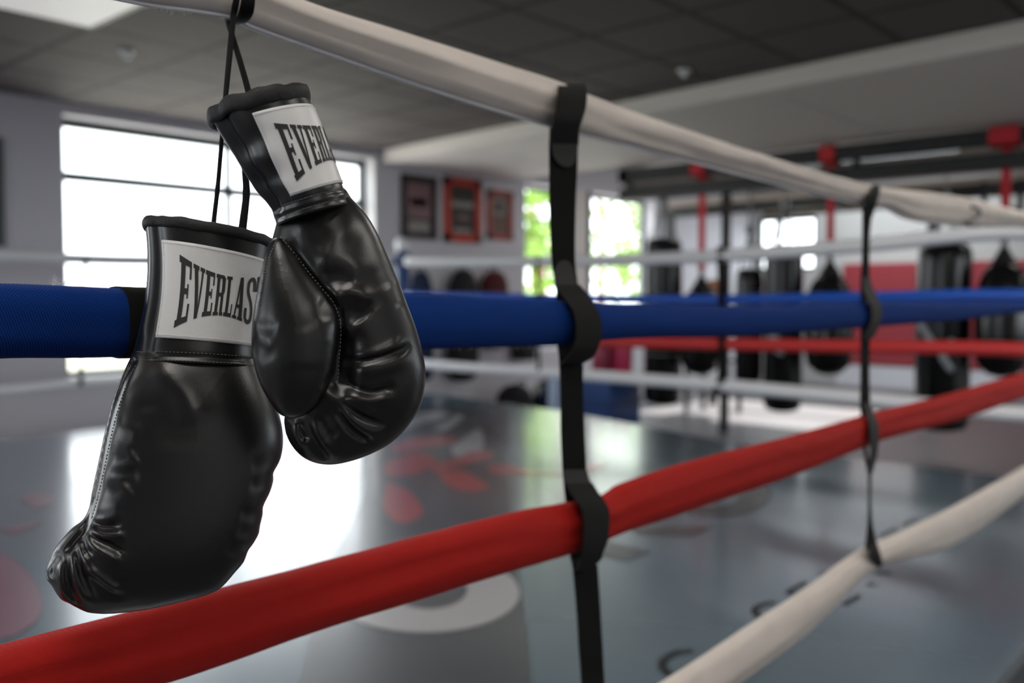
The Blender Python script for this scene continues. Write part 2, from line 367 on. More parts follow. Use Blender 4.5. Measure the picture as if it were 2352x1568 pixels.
# glazed opening right of the posters
win = struct(MB().box(D1[0], D1[1], yg - 0.03, yg + 0.03, D1[3] - 0.06, D1[3]).box(D1[0], D1[1], yg - 0.03, yg + 0.03, D1[2], D1[2] + 0.06)
       .box(D1[0], D1[0] + 0.05, yg - 0.03, yg + 0.03, D1[2], D1[3]).box(D1[1] - 0.05, D1[1], yg - 0.03, yg + 0.03, D1[2], D1[3]), 'window_2', M['frame_dark'])
xj = float(on_y(1352, 500, YW)[0]); xj0 = float(on_y(1326, 500, YW)[0])
MB().box(xj - 0.06, xj + 0.06, YW - 0.02, yg + 0.03, D1[2], D1[3]).build('jamb', M['frame_dark'], win)
MB().box(xj0 - 0.15, xj - 0.06, YW - 0.02, yg + 0.03, D1[2], D1[3]).build('jamb', M['white_paint'], win)
zz = float(on_y(1430, 598, yg)[2])
MB().box(xj, D1[1], yg - 0.02, yg + 0.02, zz - 0.012, zz + 0.012).build('rail', M['frame_dark'], win)
zz = float(on_y(1230, 506, yg)[2])
MB().box(D1[0], xj0, yg - 0.015, yg + 0.015, zz - 0.012, zz + 0.012).build('rail', M['frame_dark'], win)
MB().box(D1[0], D1[1], yg - 0.004, yg + 0.004, D1[2], D1[3]).build('pane', M['glass'], win)
portal('sky_portal_2', ((D1[0] + D1[1]) / 2, YW + 0.34, (D1[2] + D1[3]) / 2), D1[1] - D1[0], D1[3] - D1[2], (-PI / 2, 0, 0))
# windows in the far wall
xg = XFAR + 0.1
win = struct(MB().box(xg - 0.03, xg + 0.03, FWN[0], FWN[1], FWN[3] - 0.06, FWN[3]).box(xg - 0.03, xg + 0.03, FWN[0], FWN[1], FWN[2], FWN[2] + 0.06)
       .box(xg - 0.03, xg + 0.03, FWN[0], FWN[0] + 0.06, FWN[2], FWN[3]).box(xg - 0.03, xg + 0.03, FWN[1] - 0.06, FWN[1], FWN[2], FWN[3]), 'window_3', M['frame_dark'])
ym = float(on_x(1788, 560, xg)[1])
MB().box(xg - 0.025, xg + 0.025, ym - 0.05, ym + 0.05, FWN[2], FWN[3]).build('mullion', M['frame_dark'], win)
MB().box(xg - 0.004, xg + 0.004, FWN[0], FWN[1], FWN[2], FWN[3]).build('pane', M['glass'], win)
portal('sky_portal_3', (XFAR + 0.3, (FWN[0] + FWN[1]) / 2, (FWN[2] + FWN[3]) / 2), FWN[3] - FWN[2], FWN[1] - FWN[0], (0, PI / 2, 0))
win = struct(MB().box(xg - 0.03, xg + 0.03, CLR[0], CLR[1], CLR[3] - 0.03, CLR[3]).box(xg - 0.03, xg + 0.03, CLR[0], CLR[1], CLR[2], CLR[2] + 0.03), 'window_4', M['frame_dark'])
for q in (1826, 1928):
    yy = float(on_x(q, 470, xg)[1]); MB().box(xg - 0.05, xg + 0.05, yy - 0.06, yy + 0.06, CLR[2], CLR[3]).build('mullion', M['frame_dark'], win)
MB().box(xg - 0.004, xg + 0.004, CLR[0], CLR[1], CLR[2], CLR[3]).build('pane', M['cream'], win)
# unseen windows added as fill light, behind the camera and in the left wall
ygf = -4.3
def front_fill_window(nm, H):
    win = struct(MB().box(H[0], H[1], ygf - 0.03, ygf + 0.03, H[3] - 0.06, H[3]).box(H[0], H[1], ygf - 0.03, ygf + 0.03, H[2], H[2] + 0.06)
           .box(H[0], H[0] + 0.06, ygf - 0.03, ygf + 0.03, H[2], H[3]).box(H[1] - 0.06, H[1], ygf - 0.03, ygf + 0.03, H[2], H[3]), nm, M['frame_dark'])
    for k in (1, 2, 3):
        x = H[0] + (H[1] - H[0]) * k / 4; MB().box(x - .03, x + .03, ygf - .03, ygf + .03, H[2], H[3]).build('mullion', M['frame_dark'], win)
    MB().box(H[0], H[1], ygf - 0.004, ygf + 0.004, H[2], H[3]).build('pane', M['glass'], win)
    portal('sky_portal', ((H[0] + H[1]) / 2, -4.45, (H[2] + H[3]) / 2), H[1] - H[0], H[3] - H[2], (PI / 2, 0, 0))
front_fill_window('window_5', FRX)
H = W0
win = struct(MB().box(H[0], H[1], yg - .03, yg + .03, H[3] - .08, H[3]).box(H[0], H[1], yg - .03, yg + .03, H[2], H[2] + .06).box(H[0], H[0] + .06, yg - .03, yg + .03, H[2], H[3]).box(H[1] - .06, H[1], yg - .03, yg + .03, H[2], H[3]), 'window_7', M['frame_dark'])
MB().box(H[0], H[1], yg - .025, yg + .025, zt - .04, zt + .04).build('rail', M['frame_dark'], win)
MB().box(H[0], H[1], yg - .004, yg + .004, H[2], H[3]).build('pane', M['glass'], win)
portal('sky_portal', ((H[0] + H[1]) / 2, YW + 0.34, (H[2] + H[3]) / 2), H[1] - H[0], H[3] - H[2], (-PI / 2, 0, 0))
xg = -4.3; H = LFW
win = struct(MB().box(xg - .03, xg + .03, H[0], H[1], H[3] - .06, H[3]).box(xg - .03, xg + .03, H[0], H[1], H[2], H[2] + .06).box(xg - .03, xg + .03, H[0], H[0] + .06, H[2], H[3]).box(xg - .03, xg + .03, H[1] - .06, H[1], H[2], H[3]), 'window_6', M['frame_dark'])
for k in (1, 2): MB().box(xg - .03, xg + .03, H[0] + (H[1] - H[0]) * k / 3 - .03, H[0] + (H[1] - H[0]) * k / 3 + .03, H[2], H[3]).build('mullion', M['frame_dark'], win)
MB().box(xg - .004, xg + .004, H[0], H[1], H[2], H[3]).build('pane', M['glass'], win)
portal('sky_portal', (-4.45, (H[0] + H[1]) / 2, (H[2] + H[3]) / 2), H[3] - H[2], H[1] - H[0], (0, -PI / 2, 0))

# ceiling light panels: one pale panel in view, the lit ones added for fill
def light_panel(x0, x1, y0, y1, label, m):
    t = thing('ceiling_light', label, 'ceiling light', ((x0 + x1) / 2, (y0 + y1) / 2, ZC), 'square ceiling light panels')
    fr = MB()
    for q in ((x0, x1, y0, y0 + 0.02), (x0, x1, y1 - 0.02, y1), (x0, x0 + 0.02, y0, y1), (x1 - 0.02, x1, y0, y1)): fr.box(q[0], q[1], q[2], q[3], ZC - 0.015, ZC)
    fr.build('frame', M['frame_dark'], t)
    MB().box(x0 + 0.02, x1 - 0.02, y0 + 0.02, y1 - 0.02, ZC - 0.010, ZC - 0.002).build('diffuser', m, t)
light_panel(TILE0[0] - 1.22, TILE0[0], TILE0[1] - 1.22, TILE0[1], 'pale square ceiling light panel above the window, at the top left corner', M['panel'])
M['panel_fill'] = emis('fill_diffuser', (1.0, 0.95, 0.88, 1), 5.5)  # unseen panels added to light the gloves and ropes
M['panel_fill_far'] = emis('far_fill_diffuser', (1.0, 0.96, 0.9, 1), 3.0)  # unseen panels added to brighten the bag area
for k, (x_, y_) in enumerate([(-1.0, -0.6), (-1.0, -3.2), (1.6, -2.0), (-3.0, 1.6), (3.3, 0.2), (4.6, -1.6), (0.6, 2.0)]):
    light_panel(x_, x_ + 1.22, y_, y_ + 1.22, ['added square fill light panel above and behind the viewer', 'added square fill light panel by the front wall', 'added square fill light panel right of the viewer', 'added square fill light panel by the left wall', 'added square fill light panel over the middle of the near ropes', 'added square fill light panel outside the right end of the near ropes', 'added square fill light panel over the left half of the ring'][k], M['panel_fill'])
for k, (x_, y_) in enumerate([(10.6, 5.6), (10.6, 1.5), (11.6, -1.4)]):
    t = thing('ceiling_light', ['added fill light panel above the heavy bags', 'added fill light panel above the right end of the bag rig', 'added fill light panel near the far red wall'][k], 'ceiling light', (x_, y_, ZHI), 'square ceiling light panels')
    MB().box(x_ - .62, x_ + .62, y_ - .62, y_ + .62, ZHI - .02, ZHI).build('frame', M['frame_dark'], t); MB().box(x_ - .6, x_ + .6, y_ - .6, y_ + .6, ZHI - .026, ZHI - .02).build('diffuser', M['panel_fill_far'], t)
def sprinkler(px, py, label):
    p = on_z(px, py, ZC)
    t = thing('ceiling_sprinkler', label, 'sprinkler', p, 'round white ceiling sprinklers')
    MB().lathe(p, [(0.05, 0), (0.055, -0.012), (0.03, -0.02)][::-1]).build('flange', M['cap'], t, smooth=True)
    MB().lathe(p, [(0.022, -0.018), (0.026, -0.04), (0.012, -0.055)][::-1]).build('head', M['cap'], t, smooth=True)
sprinkler(292, 117, 'round white sprinkler on the dark ceiling tile beside the light panel')
sprinkler(1572, 160, 'small pale sprinkler on the dark ceiling beside the white bulkhead')

# ------------------------------------------------------------------ boxing ring platform
cE = [on_z(1000, 905, 0), on_z(1300, 945, 0), on_z(1700, 1020, 0)]
e0 = cE[0] + (cE[0] - cE[1]) / (cE[0][1] - cE[1][1]) * (6.95 - cE[0][1])
poly = [(-0.45, 0.62), (5.6, 0.62), (5.62, 2.0), (cE[2][0], cE[2][1]), (cE[1][0], cE[1][1]), (e0[0], 6.95), (-0.45, 6.95)]
ring = thing('boxing_ring_floor', 'raised boxing ring floor with a printed grey-blue canvas', 'boxing ring floor', (2.7, 3.8, ZF))
MB().prism(poly, -0.04, 0.0).build('canvas', M['canvas'], ring)
MB().prism([(p[0] * 0.996 + 0.01, p[1] * 0.996 + 0.015) for p in poly], ZF, -0.04).build('apron', M['apron'], ring)
def pr(name, pts, m, z=0.0012, label=None, smooth_n=0):
    P = [on_z(x, y, z) for x, y in pts]
    if smooth_n:
        P = crom([np.append(p, 0) for p in P + P[:1]], smooth_n)[:-1]
    mb = MB(); n = len(P); cen = np.mean([p[:3] for p in P], axis=0)
    mb.add([p[:3] for p in P], [tuple(range(n))]); o = mb.build(name, m, ring)
    if label: o['label'] = label
    bpy.context.view_layer.update()
    return o
pr('canvas_panel', [(880, 932), (1000, 930), (1105, 940), (1140, 985), (1160, 1040), (1172, 1120), (1172, 1190), (1190, 1310), (1208, 1430), (1222, 1568), (1232, 1800), (700, 1800), (690, 1560), (740, 1330), (830, 1150), (860, 1010)], M['p_dark'], 0.0010, 'dark grey printed panel')
for k, q in enumerate([[(905, 1018), (960, 1004), (1035, 1003), (1045, 1014), (985, 1026), (910, 1040)],
          [(885, 1062), (945, 1040), (985, 1042), (1000, 1060), (950, 1088), (893, 1092)],
          [(985, 1068), (1050, 1052), (1085, 1036), (1125, 1036), (1125, 1052), (1068, 1066), (1000, 1082)],
          [(1005, 1082), (1060, 1080), (1095, 1098), (1122, 1118), (1085, 1128), (1035, 1118)],
          [(1118, 1068), (1175, 1068), (1230, 1083), (1320, 1086), (1230, 1092), (1135, 1086)],
          [(890, 1108), (925, 1118), (960, 1150), (970, 1180), (935, 1200), (905, 1196), (880, 1160)]]):
    pr('feather_print', q, M['p_red'], 0.0022, 'red feather shape' if k == 0 else None, 40)
pr('feather_print', [(1330, 1072), (1370, 1062), (1400, 1062), (1385, 1074), (1350, 1086)], M['p_orange'], 0.0022, 'pale orange feather shape')
for q in ([(45, 1145), (75, 1130), (115, 1136), (122, 1156), (85, 1168)], [(-20, 1260), (40, 1290), (95, 1370), (80, 1430), (0, 1470), (-60, 1400)], [(-10, 1215), (60, 1203), (100, 1195), (40, 1222)]):
    pr('feather_print', q, M['p_mauve'], 0.0022, 'mauve feather shape', 30)
for q in ([(1035, 1028), (1060, 1010), (1100, 985), (1112, 1010), (1095, 1045), (1050, 1050)], [(935, 960), (990, 945), (1035, 950), (960, 975), (920, 990)], [(1000, 985), (1055, 950), (1065, 958), (1020, 990)]):
    pr('highlight_print', q, M['p_light'], 0.0020, None, 24)
def ell(cx, cy, a, b, n=56): return [(cx + a * math.cos(2 * PI * k / n), cy + b * math.sin(2 * PI * k / n)) for k in range(n)]
def annulus(name, o_, i_, m, z):
    n = len(o_); mb = MB(); mb.add([on_z(x, y, z) for x, y in o_] + [on_z(x, y, z) for x, y in i_], [(k, (k + 1) % n, n + (k + 1) % n, n + k) for k in range(n)])
    return mb.build(name, m, ring)
annulus('letter_print', ell(975, 1362, 218, 90), ell(985, 1354, 88, 44), M['p_light'], 0.0025)['label'] = 'pale ring letter on the dark panel'
annulus('letter_print', ell(1650, 1136, 121, 49), ell(1640, 1138, 57, 23), M['p_ink'], 0.002)['label'] = 'charcoal round letter'
pr('letter_print', [(1440, 1206), (1642, 1209), (1590, 1231), (1466, 1226)], M['p_ink'], 0.002, 'charcoal bar of a letter')
pr('letter_print', [(1380, 1236), (1497, 1266), (1440, 1289), (1372, 1272)], M['p_ink'], 0.002, 'charcoal end of a letter')
def stroke(pts, wpx, m, z=0.002):
    P = [on_z(x, y, z) for x, y in pts]; P = crom(P, 26) if len(pts) > 2 else np.array(P)
    sc_ = np.linalg.norm(P[0] - CAM) / FPX * wpx * 1.6
    mb = MB(); rows = []
    for i in range(len(P)):
        t = P[min(i + 1, len(P) - 1)] - P[max(i - 1, 0)]; t = t / np.linalg.norm(t); nn = np.array([-t[1], t[0], 0]) * sc_ / 2
        rows.append([P[i] + nn, P[i] - nn])
    mb.loft(rows, cap=False, closed=False); return mb.build('letter_stroke', m, ring)
for q, wd in [([(1590, 1493), (1555, 1497), (1528, 1512), (1521, 1529), (1535, 1545), (1562, 1558)], 12), ([(1781, 1382), (1753, 1387), (1735, 1398), (1738, 1410), (1758, 1421)], 10),
          ([(1850, 1336), (1828, 1348)], 8), ([(1828, 1348), (1808, 1360)], 8), ([(1808, 1360), (1834, 1367)], 8), ([(1880, 1313), (1908, 1316)], 8), ([(1938, 1290), (1966, 1268)], 7),
          ([(2012, 1314), (2048, 1316)], 8), ([(1992, 1342), (2012, 1340)], 8), ([(1938, 1388), (1975, 1366)], 8), ([(2020, 1232), (2060, 1212)], 6), ([(2075, 1205), (2105, 1192)], 6)]:
    stroke(q, wd, M['p_letter'])

# ------------------------------------------------------------------ ring ropes
ROPE_Z = [1.277, 0.972, 0.667, 0.362]
XL, XR = -0.30, 5.80
def near_rope(name, label, wp, zr, m, depth, hend, pinch=0.0, wav=0.0, seam=None, fold=None, zl=None):
    """sleeve covered rope on the near side: wp rows are (px, ytop, ybottom)"""
    pts = []
    for px, a_, b_ in wp:
        p = on_y(px, a_, NEAR); q = on_y(px, b_, NEAR); pts.append([p[0], (p[2] + q[2]) / 2, 0, (p[2] - q[2]) / 2])
    if pts[0][0] > XL + 0.1: pts = [[XL, (zl if zl is not None else zr), 0, hend]] + pts
    pts = pts + [[XR, zr, 0, hend * 0.9]]
    P = crom(pts, 420); rings = []; n = 26
    for i, (x, z, _, h) in enumerate(P):
        r = []
        for k in range(n):
            th = 2 * PI * k / n; cy, sz = math.cos(th), math.sin(th)
            yy = depth * math.copysign(abs(cy) ** 0.62, cy) * (1 - pinch * max(0, -sz) ** 2); zz = h * math.copysign(abs(sz) ** 0.9, sz)
            yy *= 1 + 2.2 * wav * noise.noise(Vector((x * 2.2 + sz * 1.2, sz * 2.6, zr * 7))) + 1.2 * wav * noise.noise(Vector((x * 7 - sz * 2.5, sz * 4.0, zr * 3)))
            d = 1 + wav * noise.noise(Vector((x * 5, th * 1.2, zr * 9))) + wav * 0.6 * noise.noise(Vector((x * 16, th * 2.0, zr * 5)))
            if fold: 
                s_ = fold[0] + 0.12 * math.sin(x * 3.1)
                d *= 1 - fold[1] * math.exp(-((sz - s_) / 0.13) ** 2) * (1 if cy < 0 else 0)
            r.append((x, NEAR + yy * d, z + zz * (1 + 0.25 * (d - 1))))
        rings.append(r)
    t = thing(name, label, 'ring rope', (XL, NEAR, zr), 'ropes on the near side of the ring')
    MB().loft(rings).build('rope_cover', m, t, smooth=True)
    if seam is not None:
        MB().tube([(x, NEAR - depth * 0.15, z - h * 0.99 + 0.0006 * noise.noise(Vector((x * 60, 0, 0)))) for x, z, _, h in P], 0.0022, 8).build('bottom_seam', seam, t, smooth=True)
    return t, P
TOP = [(300, -95, 6), (520, -68, 40), (580, -40, 66), (700, 12, 108), (860, 62, 164), (1000, 105, 212), (1190, 164, 271), (1275, 192, 293), (1345, 222, 314), (1500, 276, 352), (1700, 343, 403), (1900, 402, 454), (1990, 425, 474), (2030, 432, 478), (2080, 437, 503), (2150, 444, 514), (2250, 462, 521), (2352, 489, 524)]
BLU = [(0, 650, 823), (150, 656, 822), (270, 661, 820), (500, 668, 812), (700, 671, 806), (960, 673, 802), (1100, 682, 798), (1290, 691, 792), (1385, 699, 781), (1500, 700, 775), (1700, 703, 772), (1900, 697, 757), (1985, 693, 752), (2030, 692, 748), (2200, 691, 735), (2352, 692, 718)]
RED = [(0, 1488, 1662), (200, 1435, 1612), (400, 1383, 1560), (700, 1306, 1456), (1000, 1224, 1362), (1200, 1174, 1302), (1330, 1150, 1262), (1395, 1137, 1236), (1430, 1113, 1222), (1600, 1057, 1165), (1800, 1006, 1098), (1975, 958, 1029), (2035, 941, 1006), (2200, 900, 964), (2352, 857, 912)]
BOT = [(1300, 1712, 1860), (1420, 1640, 1775), (1532, 1568, 1682), (1645, 1494, 1604), (1756, 1419, 1526), (1866, 1347, 1440), (1981, 1265, 1324), (2022, 1247, 1298), (2095, 1212, 1282), (2187, 1166, 1252), (2278, 1116, 1193), (2352, 1074, 1138)]
top_t, top_P = near_rope('ring_rope', 'near top ring rope in an off-white fabric sleeve, holding the gloves', TOP, ROPE_Z[0], M['rope_white'], 0.026, 0.032, 0.55, 0.10, M['lint'], (-0.35, 0.30))
blu_t, blu_P = near_rope('ring_rope', 'near ring rope in a dark blue woven sleeve, passing behind the gloves', BLU, ROPE_Z[1], M['rope_blue'], 0.026, 0.031, 0.1, 0.03, zl=0.98)
red_t, red_P = near_rope('ring_rope', 'near ring rope in a bright red sleeve, running below the gloves', RED, ROPE_Z[2], M['rope_red'], 0.026, 0.033, 0.4, 0.08, None, (0.1, 0.16), zl=0.66)
bot_t, bot_P = near_rope('ring_rope', 'near bottom ring rope in an off-white sleeve, lowest at the right', BOT, ROPE_Z[3], M['rope_white'], 0.024, 0.032, 0.6, 0.06, None, (-0.4, 0.28))
def P_at(P, x): 
    i = int(np.argmin(abs(P[:, 0] - x))); return P[i]
# bits of loose thread on the rope covers
ht = MB()
def fuzz(P, px0, px1, n, ln, up):
    for _ in range(n):
        px = random.uniform(px0, px1); x = on_y(px, 500, NEAR)[0]; q = P_at(P, x)
        z = q[1] + (q[3] if up else -q[3]); p = np.array([x, NEAR - 0.004, z])
        pts = [p]; d = np.array([random.uniform(-1, 1), random.uniform(-.4, .2), 0.6 if up else -0.6])
        for s_ in range(4): d = d + np.random.uniform(-.6, .6, 3); pts.append(pts[-1] + d / np.linalg.norm(d) * ln / 4 * random.uniform(.4, 1.1))
        ht.tube(pts, 0.00010, 4)
fuzz(blu_P, 108, 145, 34, 0.012, True); fuzz(top_P, 350, 450, 40, 0.007, False); fuzz(top_P, 600, 860, 60, 0.005, False); fuzz(top_P, 1360, 1480, 60, 0.008, False); fuzz(blu_P, 985, 1230, 50, 0.006, False)
tag(ht.build('loose_thread', M['lint']), 'fine frayed white thread fuzz along the rope sleeve edges', 'thread', kind='stuff')

# faint stain marks on the taped end of the top rope
def on_rope_y(px, py): 
    p = on_y(px, py, NEAR - 0.027); return p
mk = MB()
for q in [[(2232, 475), (2244, 478), (2252, 488), (2248, 496), (2236, 503), (2224, 512), (2228, 518), (2248, 517)]]:
    P = crom([on_y(x, y, NEAR - 0.0285) for x, y in q], 24); mk.tube(P, 0.0045, 6)
mk.build('ink_mark', M['p_ink'], top_t, smooth=True)

# straps tying the ropes together
def ribbon(rows, Y=NEAR, th=0.0022, n=None):
    """rows (y, xl, xr, offset): a flat band built across the given edges"""
    R = []
    for y, a_, b_, off in rows:
        R.append(np.concatenate([on_y(a_, y, Y + off), on_y(b_, y, Y + off)]))
    R = crom(R, n or len(rows) * 6); rings = []
    for i, r in enumerate(R):
        l, q = r[:3], r[3:]; t = (R[min(i + 1, len(R) - 1)] - R[max(i - 1, 0)])[:3]; wv = q - l
        nn = np.cross(t, wv); L = np.linalg.norm(nn); nn = nn / L if L > 1e-12 else np.array([0, 1.0, 0])
        rings.append([l + nn * th / 2, q + nn * th / 2, q - nn * th / 2, l - nn * th / 2])
    return MB().loft(rings)
def spacer(label, px, pieces):
    p = on_y(px, 1200, NEAR)
    t = thing('spacer_strap', label, 'spacer strap', (p[0], NEAR, 0.36), 'black spacer straps on the near ropes')
    for nm, m, rows in pieces: ribbon(rows).build(nm, M[m], t)
    return t
spacer('wide black spacer strap crossing the ropes beside the gloves, middle of the photo', 1310, [
    ('webbing', 'web', [(292, 1263, 1328, .020), (330, 1262, 1326, .004), (380, 1262, 1325, 0), (480, 1263, 1321, 0), (600, 1268, 1320, 0), (650, 1275, 1326, .006), (690, 1279, 1330, .030), (790, 1281, 1336, .032), (830, 1285, 1338, .006), (900, 1288, 1338, 0), (1000, 1289, 1342, 0), (1080, 1293, 1346, 0), (1130, 1297, 1350, .015), (1160, 1300, 1354, .031), (1270, 1309, 1368, .032), (1305, 1316, 1372, .006), (1400, 1325, 1378, 0), (1500, 1331, 1384, 0), (1568, 1336, 1388, 0), (1680, 1344, 1396, -.028), (1800, 1350, 1402, -.03)]),
    ('loop', 'web_smooth', [(290, 1290, 1344, .034), (240, 1286, 1345, .036), (204, 1284, 1344, .022), (194, 1283, 1343, 0), (200, 1282, 1345, -.022), (216, 1282, 1347, -.034), (250, 1280, 1344, -.036), (276, 1273, 1336, -.034), (296, 1267, 1330, -.026), (332, 1266, 1328, -.008)]),
    ('hook_tab', 'tab', [(330, 1268, 1325, -.010), (352, 1271, 1325, -.007), (366, 1276, 1322, -.006), (376, 1284, 1316, -.006), (383, 1295, 1306, -.006)]),
    ('hook_tab', 'tab', [(598, 1291, 1300, -.005), (604, 1283, 1309, -.005), (614, 1278, 1315, -.005), (632, 1274, 1319, -.006), (656, 1275, 1328, -.008)]),
    ('loop', 'web_smooth', [(655, 1275, 1331, -.008), (676, 1290, 1348, -.018), (700, 1308, 1364, -.031), (725, 1319, 1377, -.037), (750, 1322, 1381, -.038), (775, 1322, 1380, -.037), (800, 1316, 1372, -.033), (818, 1304, 1362, -.022), (832, 1291, 1340, -.008), (836, 1287, 1320, .010)]),
    ('hook_tab', 'tab', [(1078, 1298, 1346, -.005), (1098, 1298, 1352, -.006), (1114, 1299, 1360, -.008)]),
    ('loop', 'web_smooth', [(1110, 1299, 1360, -.008), (1132, 1312, 1374, -.020), (1154, 1328, 1390, -.033), (1176, 1338, 1399, -.038), (1205, 1341, 1399, -.040), (1240, 1340, 1395, -.039), (1266, 1337, 1386, -.034), (1286, 1332, 1378, -.024), (1302, 1326, 1352, -.010), (1312, 1316, 1336, .004)])])
spacer('narrow twisted black spacer strap crossing the ropes, at the right', 2000, [
    ('webbing', 'web', [(470, 1981, 1999, .018), (500, 1981, 2001, .004), (540, 1981, 1997, 0), (600, 1980, 1996, 0), (645, 1977, 1996, 0), (690, 1977, 1994, .03), (750, 1977, 1994, .03), (780, 1977, 1997, .004), (850, 1977, 1996, 0), (930, 1976, 1998, 0), (960, 1978, 1996, .03), (1020, 1982, 1991, .03), (1060, 1988, 1995, .008), (1092, 1994, 2000, 0), (1150, 1995, 2000, 0), (1200, 1993, 2003, 0), (1232, 1990, 2010, -.008), (1262, 1986, 2016, -.024)]),
    ('loop', 'web_smooth', [(470, 2004, 2020, .03), (440, 2003, 2021, .024), (425, 2001, 2021, 0), (432, 2001, 2021, -.026), (448, 1998, 2019, -.034), (466, 1989, 2013, -.03), (482, 1984, 2008, -.016), (500, 1983, 2002, -.004)]),
    ('loop', 'tab', [(636, 1981, 1997, -.003), (662, 1984, 2004, -.012), (685, 1992, 2016, -.028), (708, 2001, 2024, -.036), (728, 2002, 2024, -.036), (748, 1996, 2018, -.03), (768, 1988, 2009, -.016), (780, 1984, 1998, -.003)]),
    ('loop', 'tab', [(926, 1982, 1998, -.003), (948, 1990, 2006, -.016), (972, 1997, 2016, -.034), (1000, 1999, 2018, -.038), (1040, 1999, 2015, -.03), (1070, 1995, 2008, -.014), (1092, 1994, 2001, -.002)]),
    ('loop', 'web_smooth', [(1250, 1988, 2014, -.016), (1266, 1997, 2020, -.030), (1284, 2004, 2025, -.032), (1298, 2009, 2025, -.02), (1302, 2010, 2022, .0)])])
# band round the blue rope
bd = []
xa, xb = on_y(268, 740, NEAR)[0], on_y(372, 740, NEAR)[0]
for x in np.linspace(xa, xb, 8):
    q = P_at(blu_P, x); bd.append([(x + 0.006 * math.cos(2 * PI * k / 28) * 0, NEAR + 0.0290 * math.copysign(abs(math.cos(2 * PI * k / 28)) ** .6, math.cos(2 * PI * k / 28)), q[1] + (q[3] + 0.0016) * math.copysign(abs(math.sin(2 * PI * k / 28)) ** .85, math.sin(2 * PI * k / 28))) for k in range(28)])
tag(MB().loft(bd).build('strap_band', M['web'], smooth=True, loc=(xa, NEAR, 0.95)), 'black band wrapped around the blue rope beside the left glove', 'band')

# far sides of the ring
def far_rope(side, label, pts, m, r, end):
    P = [np.array(on_x(x, y, FARR) if side == 'r' else on_y(x, y, FARL)) for x, y in pts] + [np.array(e) for e in end]
    P.sort(key=lambda q: q[1] if side == 'r' else q[0])
    t = MB().tube(crom(P, 90), r, 12).build('ring_rope', m, None, smooth=True, loc=tuple(P[0]))
    return tag(t, label, 'ring rope', 'ropes on the far sides of the ring')
eR = lambda z: [(FARR, 0.85, z)]
far_rope('r', 'far white top ring rope right of the blue post, under the posters', [(935, 600), (1000, 602), (1232, 600), (1400, 598), (1500, 594), (1650, 588), (2000, 562), (2352, 532)], M['far_white'], 0.046, eR(1.27))
far_rope('r', 'far bright blue ring rope seen just above the near blue rope', [(935, 678), (1300, 685), (1650, 688), (2000, 682), (2352, 678)], M['far_blue'], 0.036, eR(0.97))
far_rope('r', 'far thin red ring rope seen under the near blue rope at the right', [(935, 760), (1200, 778), (1480, 786), (1650, 790), (2000, 796), (2352, 803)], M['far_red'], 0.042, eR(0.665))
far_rope('r', 'far white bottom ring rope right of the glove, above the canvas edge', [(935, 833), (1100, 846), (1235, 853), (1450, 869), (1650, 884), (1800, 898), (2000, 917), (2180, 936), (2352, 952)], M['far_white'], 0.046, eR(0.36))
eL = lambda z: [(XL, FARL, z)]
far_rope('l', 'far white top ring rope crossing the bright window, behind the left glove', [(0, 588), (330, 598), (905, 598)], M['far_white'], 0.040, eL(1.27))
far_rope('l', 'far blue ring rope hidden behind the near blue rope at left', [(0, 695), (905, 680)], M['far_blue'], 0.033, eL(0.97))
far_rope('l', 'far red ring rope hidden behind the near blue rope at left', [(0, 790), (905, 756)], M['far_red'], 0.033, eL(0.665))
far_rope('l', 'far white bottom ring rope below the window, left of the gloves', [(0, 897), (150, 883), (290, 874), (905, 833)], M['far_white'], 0.030, eL(0.36))
def far_strap(side, pts, wpx, label):
    P = [on_x(x, y, FARR - 0.04) if side == 'r' else on_y(x, y, FARL - 0.04) for x, y in pts]
    rows = []
    for i, p in enumerate(P):
        hw = wpx / 2 * np.linalg.norm(p - CAM) / FPX
        ax = np.array([0, 1.0, 0]) if side == 'r' else np.array([1.0, 0, 0]); ay = np.array([1.0, 0, 0]) if side == 'r' else np.array([0, 1.0, 0])
        rows.append([p - ax * hw - ay * .003, p + ax * hw - ay * .003, p + ax * hw + ay * .003, p - ax * hw + ay * .003])
    tag(MB().loft(rows).build('spacer_strap', M['web'], loc=tuple(P[-1])), label, 'spacer strap', 'spacer straps on the far ropes')
far_strap('r', [(1236, 586), (1238, 690), (1236, 780), (1238, 856)], 9, 'thin dark strap on the far ropes by the bright doorway')
far_strap('r', [(1654, 566), (1658, 690), (1658, 800), (1655, 880), (1640, 902), (1636, 930)], 17, 'dark strap on the far ropes right of the black heavy bags')
far_strap('l', [(198, 592), (190, 660), (186, 820), (186, 886)], 8, 'thin dark strap on the far ropes in front of the big window')
# corner posts
def post(x, y, ztop, label, capz=True):
    t = thing('corner_post', label, 'corner post', (x, y, ZF), 'blue padded ring corner posts')
    MB().lathe((x, y, 0), [(0.066, ZF), (0.07, ZF + .02), (0.07, ztop - .04), (0.06, ztop)]).build('padding', M['blue_pad'], t, smooth=True)
    MB().lathe((x, y, ztop), [(0.04, -0.02), (0.064, 0.02), (0.07, 0.07), (0.058, 0.115), (0.02, 0.138)]).build('cap', M['cap'], t, smooth=True)  # cap drawn whiter and larger to carry its lit highlight
post(5.90, 6.71, 1.44, 'blue padded corner post with a white cap, right of the gloves')
post(5.87, 0.74, 1.44, 'blue padded corner post at the right end of the near ropes')
post(-0.38, 0.74, 1.44, 'blue padded corner post at the left end of the near ropes')
post(-0.38, 6.88, 1.44, 'blue padded corner post at the far left of the ring')
